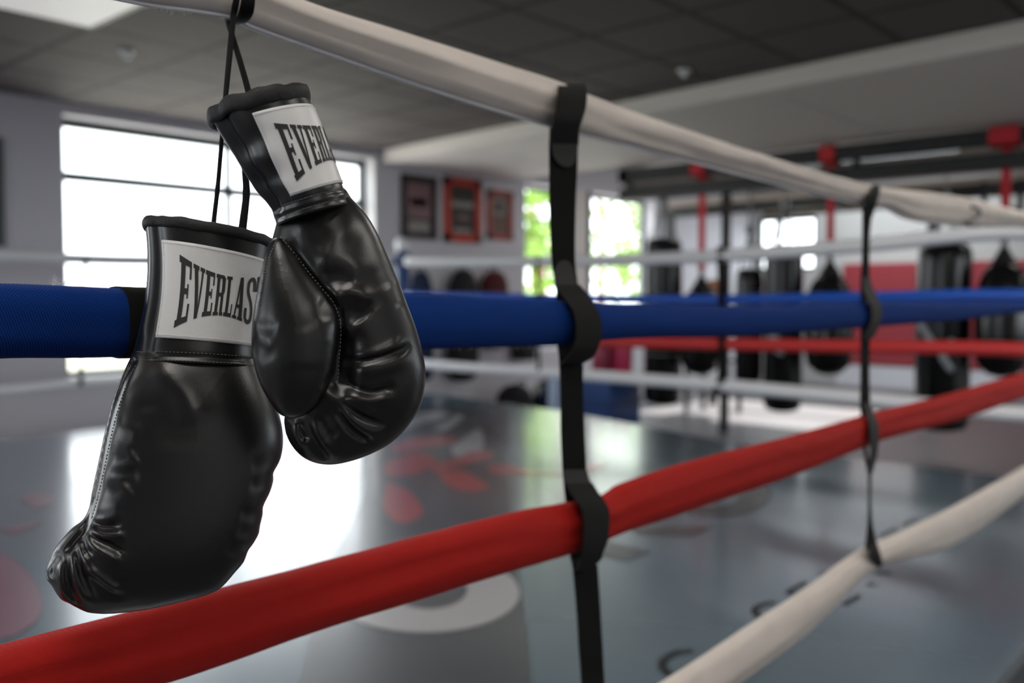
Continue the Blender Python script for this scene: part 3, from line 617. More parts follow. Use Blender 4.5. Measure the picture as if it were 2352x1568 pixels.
# ------------------------------------------------------------------ boxing gloves
def inside(px, py, poly):
    r = np.zeros(px.shape, bool); n = len(poly); j = n - 1
    for i in range(n):
        xi, yi = poly[i]; xj, yj = poly[j]
        c = ((yi > py) != (yj > py)) & (px < (xj - xi) * (py - yi) / (yj - yi + 1e-15) + xi); r ^= c; j = i
    return r
def segdist(px, py, pts):
    best = np.full(px.shape, 1e9); arc = np.zeros(px.shape); L = 0.0
    seg = [np.hypot(*(pts[i + 1] - pts[i])) for i in range(len(pts) - 1)]; tot = sum(seg)
    for i in range(len(pts) - 1):
        a_, b_ = pts[i], pts[i + 1]; d = b_ - a_; q = d @ d + 1e-15
        t = np.clip(((px - a_[0]) * d[0] + (py - a_[1]) * d[1]) / q, 0, 1)
        e = np.hypot(px - a_[0] - t * d[0], py - a_[1] - t * d[1]); m_ = e < best
        best = np.where(m_, e, best); arc = np.where(m_, (L + t * seg[i]) / tot, arc); L += seg[i]
    return best, arc
def blur(a_, n):
    for _ in range(n):
        a_ = np.pad(a_, 1, mode='edge'); a_ = (a_[:-2, 1:-1] + a_[2:, 1:-1] + a_[1:-1, :-2] + a_[1:-1, 2:] + 4 * a_[1:-1, 1:-1]) / 8
    return a_
class Lobe:
    """a stuffed leather shape inflated from a closed outline; z towards the viewer side of the glove"""
    def __init__(s, outline, h=0.0016, k=1.0, zc=0.0, power=1.0, cap=None, tilt=(0, 0)):
        s.h = h; s.zc = zc; s.k = k; s.tilt = tilt
        o = crom([np.array([p[0], p[1], 0]) for p in outline + outline[:1]], 360)[:-1, :2]; s.o = o
        lo = o.min(0) - 6 * h; hi = o.max(0) + 6 * h; s.lo = lo
        nx, ny = np.ceil((hi - lo) / h).astype(int) + 1
        s.X, s.Y = np.meshgrid(lo[0] + h * np.arange(nx), lo[1] + h * np.arange(ny), indexing='ij')
        ins = inside(s.X, s.Y, o); d, _ = segdist(s.X, s.Y, np.vstack([o, o[:1]])); s.sd = np.where(ins, d, -d)
        u = np.where(ins, d * d * 0.5, 0.0)
        ci, cj = np.indices(ins.shape); red = ((ci + cj) % 2 == 0)
        wr, wb = ins & red, ins & ~red
        for it in range(420):
            for wmask in (wr, wb):
                nb = np.zeros_like(u); nb[1:-1, 1:-1] = (u[:-2, 1:-1] + u[2:, 1:-1] + u[1:-1, :-2] + u[1:-1, 2:] + h * h) / 4
                u = np.where(wmask, u + 1.92 * (nb - u), u)
        good = s.sd > 1.2 * h
        G = np.where(good, u / np.maximum(s.sd, h), 0); W = good.astype(float)
        Gf, Wf = G.copy(), W.copy()
        for _ in range(14):
            Gf = np.where(good, G, blur(Gf, 2)); Wf = np.where(good, W, blur(Wf, 2))
        G = np.where(good, G, Gf / np.maximum(Wf, 1e-4))
        s.H = 2 * s.sd * blur(G, 2)
        if cap: s.H = np.where(s.H > 0, cap * cap * (1 - np.exp(-np.maximum(s.H, 0) / (cap * cap))), s.H)
        s.D = np.zeros_like(s.H)
    def crease(s, pts, w, amp, taper=(0.25, 0.25)):
        p = crom([np.array([q[0], q[1], 0]) for q in pts], 24)[:, :2] if len(pts) > 2 else np.array(pts)
        d, a_ = segdist(s.X, s.Y, p)
        tp = np.clip(a_ / max(taper[0], 1e-3), 0, 1) * np.clip((1 - a_) / max(taper[1], 1e-3), 0, 1); tp = tp * tp * (3 - 2 * tp)
        s.D += amp * np.exp(-(d / w) ** 2) * (0.0 + tp)
    def dimple(s, c, w, amp):
        s.D += amp * np.exp(-(((s.X - c[0]) / w[0]) ** 2 + ((s.Y - c[1]) / w[1]) ** 2))
    def zf(s, x, y):
        i = np.clip((np.array([x, y]) - s.lo) / s.h, 0, np.array(s.H.shape) - 1.001); a_, b_ = int(i[0]), int(i[1]); fx, fy = i[0] - a_, i[1] - b_
        f = lambda A: (A[a_, b_] * (1 - fx) + A[a_ + 1, b_] * fx) * (1 - fy) + (A[a_, b_ + 1] * (1 - fx) + A[a_ + 1, b_ + 1] * fx) * fy
        H = max(f(s.H), 0); z = s.k * math.sqrt(H); return s.zc + s.tilt[0] * x + s.tilt[1] * y + max(z + f(s.D) * min(1, z / 0.012), 0.0)
    def mesh(s):
        zm = s.k * math.sqrt(max(s.H.max(), 0)) + 0.012; h = s.h
        zs = np.arange(-zm - 2 * h, zm + 2 * h, h); zz = s.k * np.sqrt(np.maximum(s.H, 0)); zfr = np.maximum(zz + s.D * np.minimum(1, zz / 0.012), 0)
        Hn = np.minimum(s.H, 0) * s.k ** 2
        F = np.where(zs[None, None, :] > 0, (Hn + zfr ** 2)[:, :, None], (Hn + zz ** 2)[:, :, None]) - zs[None, None, :] ** 2
        v, f = surface_nets(F, h, (s.lo[0], s.lo[1], zs[0]))
        v[:, 2] += s.zc + s.tilt[0] * v[:, 0] + s.tilt[1] * v[:, 1]
        return v, f
def surface_nets(F, h, org):
    S = F > 0; nx, ny, nz = F.shape
    cs = np.zeros((nx - 1, ny - 1, nz - 1)); cp = np.zeros((nx - 1, ny - 1, nz - 1, 3))
    corners = [(a_, b_, c) for a_ in (0, 1) for b_ in (0, 1) for c in (0, 1)]
    sub = lambda A, c: A[c[0]:nx - 1 + c[0], c[1]:ny - 1 + c[1], c[2]:nz - 1 + c[2]]
    for a_ in corners:
        for ax in range(3):
            if a_[ax] == 1: continue
            b_ = list(a_); b_[ax] = 1
            fa, fb = sub(F, a_), sub(F, b_); x = sub(S, a_) != sub(S, b_)
            t = np.where(x, fa / np.where(np.abs(fa - fb) < 1e-15, 1, fa - fb), 0)
            cs += x
            for k in range(3): cp[..., k] += np.where(x, a_[k] + (t if k == ax else 0), 0)
    act = cs > 0; idx = -np.ones(act.shape, int); idx[act] = np.arange(act.sum())
    I = np.argwhere(act); V = (I + cp[act] / cs[act][:, None]) * h + np.array(org)
    faces = []
    for ax in range(3):
        o1, o2 = [(1, 2), (2, 0), (0, 1)][ax]
        sl_a = [slice(None)] * 3; sl_b = [slice(None)] * 3; sl_a[ax] = slice(0, -1); sl_b[ax] = slice(1, None)
        x = S[tuple(sl_a)] != S[tuple(sl_b)]; E = np.argwhere(x); sg = S[tuple(sl_a)][x]
        ok = np.all((E[:, [o1, o2]] > 0), axis=1) & np.all(E[:, [o1, o2]] < np.array(F.shape)[[o1, o2]] - 1, axis=1); E = E[ok]; sg = sg[ok]
        q = []
        for d1, d2 in ((0, 0), (-1, 0), (-1, -1), (0, -1)):
            e = E.copy(); e[:, o1] += d1; e[:, o2] += d2; q.append(idx[e[:, 0], e[:, 1], e[:, 2]])
        q = np.stack(q, 1); q[sg] = q[sg]; q[~sg] = q[~sg][:, ::-1]
        faces.append(q)
    return V, np.vstack(faces)

# slab letters in a unit box, each a list of four cornered pieces
def R_(x0, x1, y0, y1): return [(x0, y0), (x1, y0), (x1, y1), (x0, y1)]
def S_pieces():
    P = crom([np.array([x, y, 0]) for x, y in [(.86, .70), (.84, .88), (.52, .955), (.17, .88), (.16, .70), (.36, .58), (.66, .44), (.84, .28), (.82, .12), (.48, .045), (.16, .12), (.13, .32)]], 30)[:, :2]; out = []
    L = []
    for i in range(len(P)):
        t = P[min(i + 1, 29)] - P[max(i - 1, 0)]; t = t * np.array([0.38, 1.0]); t /= np.linalg.norm(t); n = np.array([-t[1], t[0]]) * np.array([.14, .045]); L.append((P[i] + n, P[i] - n))
    for a_, b_ in zip(L, L[1:]): out.append([tuple(a_[0]), tuple(b_[0]), tuple(b_[1]), tuple(a_[1])])
    return out
GLYPH = {
 'E': [R_(0, .95, .90, 1), R_(.13, .47, .1, .9), R_(0, .95, 0, .1), R_(.47, .74, .46, .55), R_(.66, .78, .39, .62), R_(.80, .95, .70, .9), R_(.80, .95, .1, .30)],
 'V': [R_(0, .50, .92, 1), R_(.60, 1, .92, 1), [(.10, .92), (.42, .92), (.66, 0), (.40, 0)], [(.74, .92), (.90, .92), (.66, 0), (.54, 0)]],
 'R': [R_(0, .80, .91, 1), R_(.12, .42, .08, .91), R_(0, .54, 0, .08), [(.62, .91), (.80, 1), (.98, .93), (.66, .80)], R_(.66, .98, .58, .93), [(.66, .62), (.98, .62), (.86, .50), (.62, .50)], R_(.42, .86, .47, .56), [(.62, .50), (.88, .50), (.90, .08), (.64, .08)], R_(.64, 1, 0, .08)],
 'L': [R_(0, .66, .92, 1), R_(.16, .50, .09, .92), R_(0, .95, 0, .09), R_(.82, .95, .09, .32)],
 'A': [R_(0, .40, 0, .07), R_(.50, 1, 0, .07), [(.12, .07), (.26, .07), (.54, 1), (.40, 1)], [(.58, .07), (.92, .07), (.68, 1), (.40, 1)], R_(.24, .66, .27, .35)],
 'S': S_pieces(),
 'T': [R_(0, 1, .90, 1), R_(0, .14, .70, .9), R_(.86, 1, .70, .9), R_(.34, .66, .08, .9), R_(.20, .80, 0, .08)]}

class Glove:
    def __init__(s, cx, cy, t):
        s.C = at(cx, cy, t); s.n = CAM - s.C; s.n /= np.linalg.norm(s.n)
        s.x = np.cross(np.array([0, 0, 1.0]), s.n); s.x /= np.linalg.norm(s.x); s.y = np.cross(s.n, s.x)
    def loc(s, px, py):
        r = ray(px, py); k = ((s.C - CAM) @ s.n) / (r @ s.n); p = CAM + r * k - s.C
        return np.array([p @ s.x, p @ s.y])
    def L(s, pts): return [tuple(s.loc(x, y)) for x, y in pts]
    def W(s, v): v = np.atleast_2d(v); return s.C + v[:, :1] * s.x + v[:, 1:2] * s.y + v[:, 2:3] * s.n
    def put(s, v, f, name, m, parent, smooth=True):
        o = MB().add(s.W(v), [tuple(q) for q in f]).build(name, m, parent, smooth=smooth); return o
class Cuff:
    """leather cuff: an oval sleeve lofted between its top and bottom edges"""
    def __init__(s, g, left, right, dz, bumps=(), zc=(0, 0)):
        s.g = g; s.Lf = crom([np.append(g.loc(*p), 0) for p in left], 60)[:, :2]; s.Rt = crom([np.append(g.loc(*p), 0) for p in right], 60)[:, :2]
        s.dz = dz; s.bumps = bumps; s.zc = zc
    def P(s, ph, t, off=0.0):
        i = min(max(t, 0), 1) * 59; a_ = min(int(i), 58); f = i - a_
        l = s.Lf[a_] * (1 - f) + s.Lf[a_ + 1] * f; r = s.Rt[a_] * (1 - f) + s.Rt[a_ + 1] * f
        if t > 1 or t < 0:
            e = (t - 1) if t > 1 else t; k = 59 if t > 1 else 0; j = 58 if t > 1 else 1
            l = l + (s.Lf[k] - s.Lf[j]) * e * 59 * (1 if t > 1 else -1); r = r + (s.Rt[k] - s.Rt[j]) * e * 59 * (1 if t > 1 else -1)
        c = (l + r) / 2; w_ = (r - l) / 2; dz = s.dz[0] * (1 - t) + s.dz[1] * t; zc = s.zc[0] * (1 - t) + s.zc[1] * t
        d = off
        if math.sin(ph) > -0.2:
            for (p0, p1, t0, t1, wp, amp) in s.bumps:
                k = np.clip(((t - t0) / (t1 - t0 + 1e-9)), 0, 1) if t0 != t1 else 0
                pc = p0 + (p1 - p0) * k; tc_ = t0 + (t1 - t0) * k if t0 != t1 else t0
                if t0 != t1: d += amp * math.exp(-((ph - pc) / wp) ** 2) * (1 if t0 <= t <= t1 else math.exp(-(min(abs(t - t0), abs(t - t1)) / .08) ** 2))
                else: d += amp * math.exp(-((t - t0) / wp) ** 2) * (1 if p0 <= ph <= p1 else math.exp(-(min(abs(ph - p0), abs(ph - p1)) / .35) ** 2))
        sg = math.copysign(abs(math.sin(ph)) ** 0.85, math.sin(ph)); W_ = np.linalg.norm(w_)
        p = c - w_ * math.cos(ph) * (1 + d / W_); return np.array([p[0], p[1], zc + (dz + d) * sg])
    def mesh(s, t0=0.0, t1=1.0, nt=60, np_=120, inner=True):
        V = []; Fc = []
        for j in range(nt + 1):
            for k in range(np_): V.append(s.P(2 * PI * k / np_, t0 + (t1 - t0) * j / nt))
        for j in range(nt):
            for k in range(np_): k2 = (k + 1) % np_; Fc.append((j * np_ + k, j * np_ + k2, (j + 1) * np_ + k2, (j + 1) * np_ + k))
        # lining: the sleeve goes down inside
        b = len(V)
        for j, (t, sc_) in enumerate(((t0, 0.95), (t0 + 0.10, 0.90), (t0 + 0.3, 0.6))):
            ring_ = [s.P(2 * PI * k / np_, t) for k in range(np_)]; c = np.mean(ring_, axis=0)
            for q in ring_: V.append(c + (q - c) * sc_)
        for j in range(2):
            for k in range(np_): k2 = (k + 1) % np_; Fc.append((b + j * np_ + k, b + (j + 1) * np_ + k, b + (j + 1) * np_ + k2, b + j * np_ + k2))
        for k in range(np_): k2 = (k + 1) % np_; Fc.append((k, b + k, b + k2, k2))
        Fc.append(tuple(range(b + 2 * np_, b + 3 * np_))[::-1]); Fc.append(tuple(range(nt * np_, (nt + 1) * np_)))
        return np.array(V), Fc
    def patch(s, fn, na, nb, off):
        """sheet over the cuff: fn(a, b) -> (phi, t)"""
        V = []; Fc = []
        for j in range(nb + 1):
            for i in range(na + 1): ph, t = fn(i / na, j / nb); V.append(s.P(ph, t, off))
        for j in range(nb):
            for i in range(na): q = j * (na + 1) + i; Fc.append((q, q + na + 1, q + na + 2, q + 1))
        return V, Fc
def stitches(g, fn, n, lenr, r, name, parent, m='thread'):
    """fn(u)-> local point on the leather; dashes along it"""
    mb = MB()
    for i in range(n):
        a_, b_ = np.array(fn((i + 0.5 - lenr / 2) / n)), np.array(fn((i + 0.5 + lenr / 2) / n)); mid = (a_ + b_) / 2 + np.array([0, 0, r * 0.8])
        mb.tube(list(g.W(np.array([a_, mid, b_]))), [r * .7, r, r * .7], 6)
    o = mb.build(name, M[m], parent, smooth=True); return o
def dress_cuff(g, cf, root, lab_fn, word_a, word_t):
    lb = cf.patch(lab_fn, 60, 40, 0.0011)
    # a thin turned edge gives the label its thickness
    o = g.put(np.array(lb[0]), lb[1], 'label', M['label'], root); o['label'] = 'white satin name label'
    sd = o.modifiers.new('thick', 'SOLIDIFY'); sd.thickness = 0.0008; sd.offset = -1
    mb_v, mb_f = [], []
    top = lambda a_: 0.285 - word_t[0] * ((a_ - word_t[2]) / .45) ** 2
    bot = lambda a_: 0.715 + word_t[1] * ((a_ - word_t[2]) / .45) ** 2
    wid = {'E': 1.0, 'V': 1.05, 'R': 1.02, 'L': .86, 'A': 1.06, 'S': .9, 'T': .98}
    word = 'EVERLAST'; tot = sum(wid[c] for c in word) + 0.10 * 7; pos = 0
    szs = [1.22, 1.08, .96, .94, .94, .98, 1.08, 1.22]; tot = sum(wid[c] * z for c, z in zip(word, szs)) + 0.09 * 7
    for c, z in zip(word, szs):
        wd = wid[c] * z
        for q in GLYPH[c]:
            n1, n2 = 6, 8; base = len(mb_v)
            for j in range(n2 + 1):
                for i in range(n1 + 1):
                    u, v = i / n1, j / n2
                    x = (q[0][0] * (1 - u) + q[1][0] * u) * (1 - v) + (q[3][0] * (1 - u) + q[2][0] * u) * v
                    y = (q[0][1] * (1 - u) + q[1][1] * u) * (1 - v) + (q[3][1] * (1 - u) + q[2][1] * u) * v
                    a_ = word_a[0] + (word_a[1] - word_a[0]) * (pos + x * wd) / tot
                    b_ = bot(a_) + (top(a_) - bot(a_)) * y
                    ph, t = lab_fn(a_, b_); mb_v.append(cf.P(ph, t, 0.00155))
            for j in range(n2):
                for i in range(n1): k = base + j * (n1 + 1) + i; mb_f.append((k, k + 1, k + n1 + 2, k + n1 + 1))
        pos += wd + 0.09
    g.put(np.array(mb_v), mb_f, 'lettering', M['ink'], o)
    st = MB()
    def edge(fn, n):
        for i in range(n):
            a_, b_ = fn((i + .2) / n), fn((i + .8) / n)
            st.tube(list(g.W(np.array([cf.P(*lab_fn(*a_), 0.0013), cf.P(*lab_fn(*b_), 0.0013)]))), 0.00028, 5)
    edge(lambda u: (u, 0.03), 46); edge(lambda u: (u, 0.97), 46); edge(lambda u: (0.025, u), 34)
    st.build('label_stitching', M['label'], o)
def binding(g, cf, root, rad, wob, seed, drop=0.0):
    n = 180; pts = []
    for k in range(n):
        ph = 2 * PI * k / n; p = cf.P(ph, -0.01 + drop, 0.0); p[1] += wob * noise.noise(Vector((math.cos(ph) * 3.1, math.sin(ph) * 3.1, seed))); pts.append(p)
    rings = []
    for k in range(n + 1):
        p = pts[k % n]; q = pts[(k + 1) % n]; t = q - p; t /= np.linalg.norm(t)
        ph = 2 * PI * k / n; c = np.mean(pts, axis=0); o_ = p - c; o_ -= t * (o_ @ t); yv = np.array([0, 1.0, 0]) - t * t[1]; yv /= np.linalg.norm(yv); o_ -= yv * (o_ @ yv); o_ /= np.linalg.norm(o_) + 1e-9
        rr = 1 + 0.07 * noise.noise(Vector((math.cos(ph) * 6, math.sin(ph) * 6, seed + 5)))
        rings.append([p + (o_ * math.cos(2 * PI * j / 14) * rad[0] + yv * math.sin(2 * PI * j / 14) * rad[1]) * rr for j in range(14)])
    v = np.vstack(rings); fs = [(k * 14 + j, k * 14 + (j + 1) % 14, (k + 1) * 14 + (j + 1) % 14, (k + 1) * 14 + j) for k in range(n) for j in range(14)]
    return g.put(v, fs, 'cuff_binding', M['leather_edge'], root)

# ---- left, lower glove: back of the hand towards the viewer
A = Glove(390, 960, 0.765)
ga = thing('boxing_glove', 'lower left black boxing glove hanging by its laces, thumb side hidden, white label facing front', 'boxing glove', A.C, 'pair of black boxing gloves')
bA_ = Lobe(A.L([(304, 812), (318, 785), (345, 772), (440, 772), (545, 780), (580, 800), (598, 845), (622, 900), (643, 960), (650, 1005), (647, 1040), (640, 1062), (627, 1086), (628, 1100), (620, 1128), (604, 1162), (603, 1180), (597, 1205), (594, 1224), (582, 1246), (570, 1262), (560, 1288), (540, 1312), (510, 1346), (484, 1361), (420, 1379), (340, 1397), (262, 1407), (205, 1405), (176, 1393), (160, 1384), (142, 1376), (128, 1358), (118, 1341), (108, 1330), (105, 1312), (112, 1290), (124, 1262), (140, 1240), (166, 1212), (190, 1194), (204, 1168), (212, 1128), (226, 1062), (244, 980), (262, 910), (290, 842)]), h=0.0015, k=0.88, cap=0.060)
al = lambda pts: A.L(pts)
cz = bA_.crease
cz(al([(312, 822), (285, 880), (262, 950), (246, 1020), (232, 1090), (218, 1150), (206, 1190), (196, 1212), (170, 1245), (152, 1268)]), 0.0022, -0.0050, (0.02, 0.05))
cz(al([(300, 822), (273, 880), (250, 950), (234, 1020), (219, 1090), (205, 1150), (190, 1195), (165, 1228)]), 0.0035, 0.0030, (0.05, 0.1))
for p, w_, am in [([(340, 838), (385, 862), (425, 915), (450, 985)], 0.011, 0.0052), ([(300, 880), (325, 905), (345, 950)], 0.009, -0.0012),
          ([(360, 900), (390, 960), (400, 1040)], 0.014, -0.0016), ([(262, 975), (300, 985), (330, 1000)], 0.006, 0.0022), ([(250, 1050), (290, 1055), (325, 1040)], 0.008, 0.0030), ([(240, 1085), (285, 1088), (330, 1080)], 0.006, -0.0022),
          ([(232, 1120), (275, 1128), (310, 1108)], 0.008, 0.0028), ([(208, 1180), (248, 1176), (292, 1158)], 0.0050, 0.0028), ([(208, 1192), (246, 1200), (286, 1196)], 0.0030, -0.0042), ([(206, 1198), (242, 1216), (300, 1214)], 0.0032, 0.0042),
          ([(203, 1205), (225, 1226), (258, 1240), (300, 1262)], 0.0026, -0.0042), ([(200, 1210), (220, 1240), (250, 1262), (290, 1275)], 0.0034, 0.0040), ([(196, 1220), (204, 1250), (215, 1268)], 0.0026, -0.0048),
          ([(190, 1225), (200, 1270), (230, 1310)], 0.0030, 0.0036), ([(182, 1235), (186, 1270), (200, 1320), (230, 1370)], 0.0026, -0.0050), ([(176, 1245), (176, 1290), (190, 1345), (210, 1390)], 0.0030, 0.0034),
          ([(166, 1258), (160, 1300), (170, 1350), (190, 1388)], 0.0024, -0.0052), ([(158, 1266), (146, 1300), (150, 1345), (160, 1378)], 0.0030, 0.0040), ([(152, 1270), (132, 1295), (124, 1325)], 0.0022, -0.0050),
          ([(150, 1262), (128, 1272), (112, 1300)], 0.0022, -0.0038), ([(205, 1290), (235, 1312), (262, 1332), (290, 1343)], 0.0026, 0.0040), ([(200, 1302), (230, 1326), (262, 1348), (300, 1358)], 0.0034, -0.0030),
          ([(640, 1040), (600, 1060), (560, 1070)], 0.006, -0.002), ([(628, 1090), (600, 1105), (560, 1110)], 0.005, -0.0024), ([(604, 1170), (580, 1176), (540, 1170)], 0.005, -0.0026), ([(595, 1215), (570, 1216), (535, 1206)], 0.005, -0.0022), ([(570, 1262), (545, 1258), (510, 1240)], 0.005, -0.0024)]:
    cz(al(p), w_ * 1.15, am * 0.62)
v, f = bA_.mesh(); A.put(v, f, 'hand_body', M['leather'], ga)
cA = Cuff(A, [(333, 516), (337, 560), (338, 620), (332, 690), (318, 760), (306, 812), (304, 834)], [(626, 566), (618, 620), (606, 700), (596, 770), (592, 815), (594, 846)], (0.036, 0.038),
          [(0.62, 0.72, 0.03, 0.9, 0.10, -0.0016), (0.4, 0.45, 0.02, 0.75, 0.16, 0.0016), (-0.2, 3.3, 0.955, 0.955, 0.016, -0.0016), (-0.2, 3.3, 0.985, 0.985, 0.022, 0.0010), (1.6, 1.5, 0.2, 0.8, 0.25, -0.0008), (2.2, 2.2, 0.3, 0.9, 0.2, 0.0008)], zc=(-0.004, -0.002))
v, f = cA.mesh(); A.put(v, f, 'cuff', M['leather'], ga)
binding(A, cA, ga, (0.0026, 0.0048), 0.0010, 3.0)
labA = lambda a_, b_: (math.acos(1 - 2 * (0.115 + 0.035 * b_ + (0.985 - 0.115 - 0.035 * b_) * a_)), 0.125 + 0.022 * a_ + (0.70 - 0.005 * a_) * b_ * 1.0)
dress_cuff(A, cA, ga, labA, (0.165, 1.0), (0.16, 0.19, 0.60))
stitches(A, lambda u: cA.P(0.35 + 2.5 * u, 0.925, 0.0003), 40, 0.55, 0.00033, 'stitching', ga)
stitches(A, lambda u: cA.P(0.35 + 2.5 * u, 0.985, 0.0008), 44, 0.55, 0.00033, 'stitching', ga)
seamA = crom([np.append(A.loc(*p), 0) for p in [(313, 842), (291, 890), (270, 955), (254, 1022), (241, 1085), (227, 1145), (215, 1185)]], 200)[:, :2]
def onseam(seam, lobe, off=0.0002):
    def fn(u):
        i = min(max(u, 0), 1) * 199; p = seam[int(i)]; return np.array([p[0], p[1], lobe.zf(*p) + off])
    return fn
stitches(A, onseam(seamA, bA_), 46, 0.6, 0.00040, 'stitching', ga)

# ---- right, upper glove: thumb side towards the viewer
B = Glove(760, 640, 0.700)
gb = thing('boxing_glove', 'upper right black boxing glove seen from its thumb side, in front of the other glove', 'boxing glove', B.C, 'pair of black boxing gloves')
bl = B.L
bB_ = Lobe(bl([(634, 512), (640, 484), (662, 455), (712, 432), (762, 422), (792, 432), (808, 455), (843, 494), (868, 536), (892, 590), (917, 648), (938, 704), (956, 752), (970, 802), (978, 852), (976, 890), (968, 928), (950, 962), (925, 994), (892, 1022), (850, 1044), (808, 1059), (762, 1068), (724, 1064), (694, 1050), (672, 1028), (657, 1000), (652, 972), (654, 956), (668, 945), (676, 925), (640, 880), (612, 800), (606, 700), (612, 620), (622, 560)]), h=0.0015, k=0.86, cap=0.058, zc=-0.004)
cz = bB_.crease
for p, w_, am in [([(650, 545), (680, 590), (715, 637), (745, 670), (772, 702), (782, 745), (777, 800), (772, 850), (772, 890)], 0.0026, -0.0060), ([(782, 740), (786, 800), (778, 870), (762, 905)], 0.010, -0.014),
          ([(752, 690), (790, 672), (825, 676), (846, 702)], 0.0065, 0.0060), ([(770, 716), (810, 720), (830, 740)], 0.010, -0.0060), ([(660, 545), (720, 520), (770, 530), (815, 560)], 0.012, 0.0030), ([(665, 570), (720, 560), (760, 570)], 0.009, -0.0030),
          ([(720, 610), (760, 598), (800, 612), (825, 650)], 0.011, 0.0042), ([(735, 640), (775, 636), (810, 655)], 0.007, -0.0030), ([(880, 650), (895, 680), (905, 710)], 0.012, 0.0015),
          ([(780, 828), (822, 822), (862, 814), (905, 802), (928, 790), (938, 776)], 0.0026, -0.0062), ([(785, 820), (830, 812), (880, 800), (930, 768)], 0.0040, 0.0034), ([(790, 846), (850, 838), (905, 822), (940, 800)], 0.0060, 0.0030),
          ([(785, 864), (815, 882), (850, 892), (880, 886), (905, 870)], 0.0030, -0.0064), ([(790, 880), (830, 898), (868, 902), (900, 886)], 0.0050, 0.0042),
          ([(764, 915), (782, 945), (806, 974), (832, 994), (862, 1008)], 0.0028, -0.0070), ([(772, 912), (792, 942), (818, 966), (850, 984), (885, 990)], 0.0042, 0.0042), ([(775, 900), (820, 940), (870, 962), (900, 964)], 0.0026, -0.0042), ([(780, 892), (830, 926), (880, 944)], 0.0045, 0.0026),
          ([(704, 955), (718, 990), (735, 1022), (758, 1048)], 0.0028, -0.0068), ([(712, 952), (730, 990), (752, 1020), (785, 1046)], 0.0042, 0.0044), ([(690, 955), (694, 985), (710, 1008)], 0.0026, -0.0060), ([(682, 958), (682, 990), (696, 1022)], 0.0036, 0.0034),
          ([(664, 955), (660, 990), (676, 1022), (700, 1046)], 0.0024, -0.0048), ([(735, 935), (752, 970), (775, 1000)], 0.0050, -0.0034)]:
    cz(bl(p), w_ * 1.15, am * 0.66)
v, f = bB_.mesh(); B.put(v, f, 'hand_body', M['leather'], gb)
# thumb
tB = Lobe(bl([(634, 548), (655, 552), (690, 598), (725, 640), (752, 672), (772, 704), (779, 745), (774, 800), (764, 850), (750, 890), (728, 922), (702, 941), (672, 947), (644, 936), (622, 906), (602, 868), (588, 820), (584, 770), (588, 715), (598, 660), (610, 600), (622, 562)]), h=0.0015, k=0.95, cap=0.050, zc=0.022, tilt=(0.0, -0.06))
cz = tB.crease
for p, w_, am in [([(596, 748), (620, 742), (645, 752)], 0.0040, -0.0040), ([(588, 768), (615, 772), (640, 790)], 0.0036, 0.0026), ([(585, 790), (610, 795), (630, 820)], 0.0044, -0.0026), ([(730, 690), (748, 700), (752, 735)], 0.0050, -0.0042), ([(735, 710), (742, 740), (748, 790)], 0.0040, 0.0022),
          ([(740, 860), (752, 868), (760, 850)], 0.0030, -0.0034), ([(690, 740), (700, 780), (700, 840)], 0.014, 0.0030), ([(640, 590), (680, 650), (720, 700)], 0.010, -0.0014)]:
    cz(bl(p), w_ * 1.2, am * 0.26)
v, f = tB.mesh(); B.put(v, f, 'thumb', M['leather'], gb)
cB = Cuff(B, [(488, 278), (520, 330), (556, 385), (590, 440), (618, 470), (630, 500), (636, 520)], [(706, 222), (728, 268), (748, 320), (770, 382), (786, 425), (797, 452), (800, 470)], (0.040, 0.036),
          [(0.72, 0.62, 0.04, 0.85, 0.13, -0.0026), (0.46, 0.40, 0.05, 0.8, 0.17, 0.0026), (0.95, 1.15, 0.30, 0.30, 0.10, -0.0014), (0.8, 1.1, 0.62, 0.62, 0.09, -0.0018), (0.8, 1.0, 0.46, 0.46, 0.08, 0.0012), (0.55, 3.4, 0.885, 0.885, 0.018, -0.0006), (0.55, 3.4, 0.955, 0.955, 0.014, -0.0012), (0.55, 3.4, 0.92, 0.92, 0.02, 0.0004)], zc=(0.0, 0.0))
v, f = cB.mesh(); B.put(v, f, 'cuff', M['leather'], gb)
binding(B, cB, gb, (0.0028, 0.0062), 0.0018, 11.0)
labB = lambda a_, b_: ((1.36 - 0.18 * b_) + (3.75 - 1.36 + 0.10 * b_) * a_, 0.105 - 0.03 * math.sin(a_ * 2.0) * 0 + (0.725 - 0.03 * a_) * b_)
dress_cuff(B, cB, gb, labB, (0.13, 0.93), (0.13, 0.16, 0.56))
stitches(B, lambda u: cB.P(0.85 + 2.2 * u, 0.875, 0.0004), 36, 0.55, 0.00033, 'stitching', gb)
stitches(B, lambda u: cB.P(0.85 + 2.2 * u, 0.955, 0.0006), 40, 0.55, 0.00036, 'stitching', gb)
seamB = crom([np.append(B.loc(*p), 0) for p in [(647, 546), (676, 580), (708, 622), (740, 661), (765, 692), (778, 725), (782, 765), (778, 820), (774, 880)]], 200)[:, :2]
fb = onseam(seamB, bB_, 0.0); ft = onseam(seamB, tB, 0.0)
stitches(B, lambda u: np.array([*fb(u)[:2], max(fb(u)[2], ft(u)[2]) + 0.0004]), 44, 0.6, 0.00042, 'stitching', gb)
seamC = crom([np.append(B.loc(*p), 0) for p in [(640, 552), (628, 585), (617, 620), (609, 660), (604, 700)]], 200)[:, :2]
stitches(B, onseam(seamC, tB), 22, 0.6, 0.00040, 'stitching', gb)

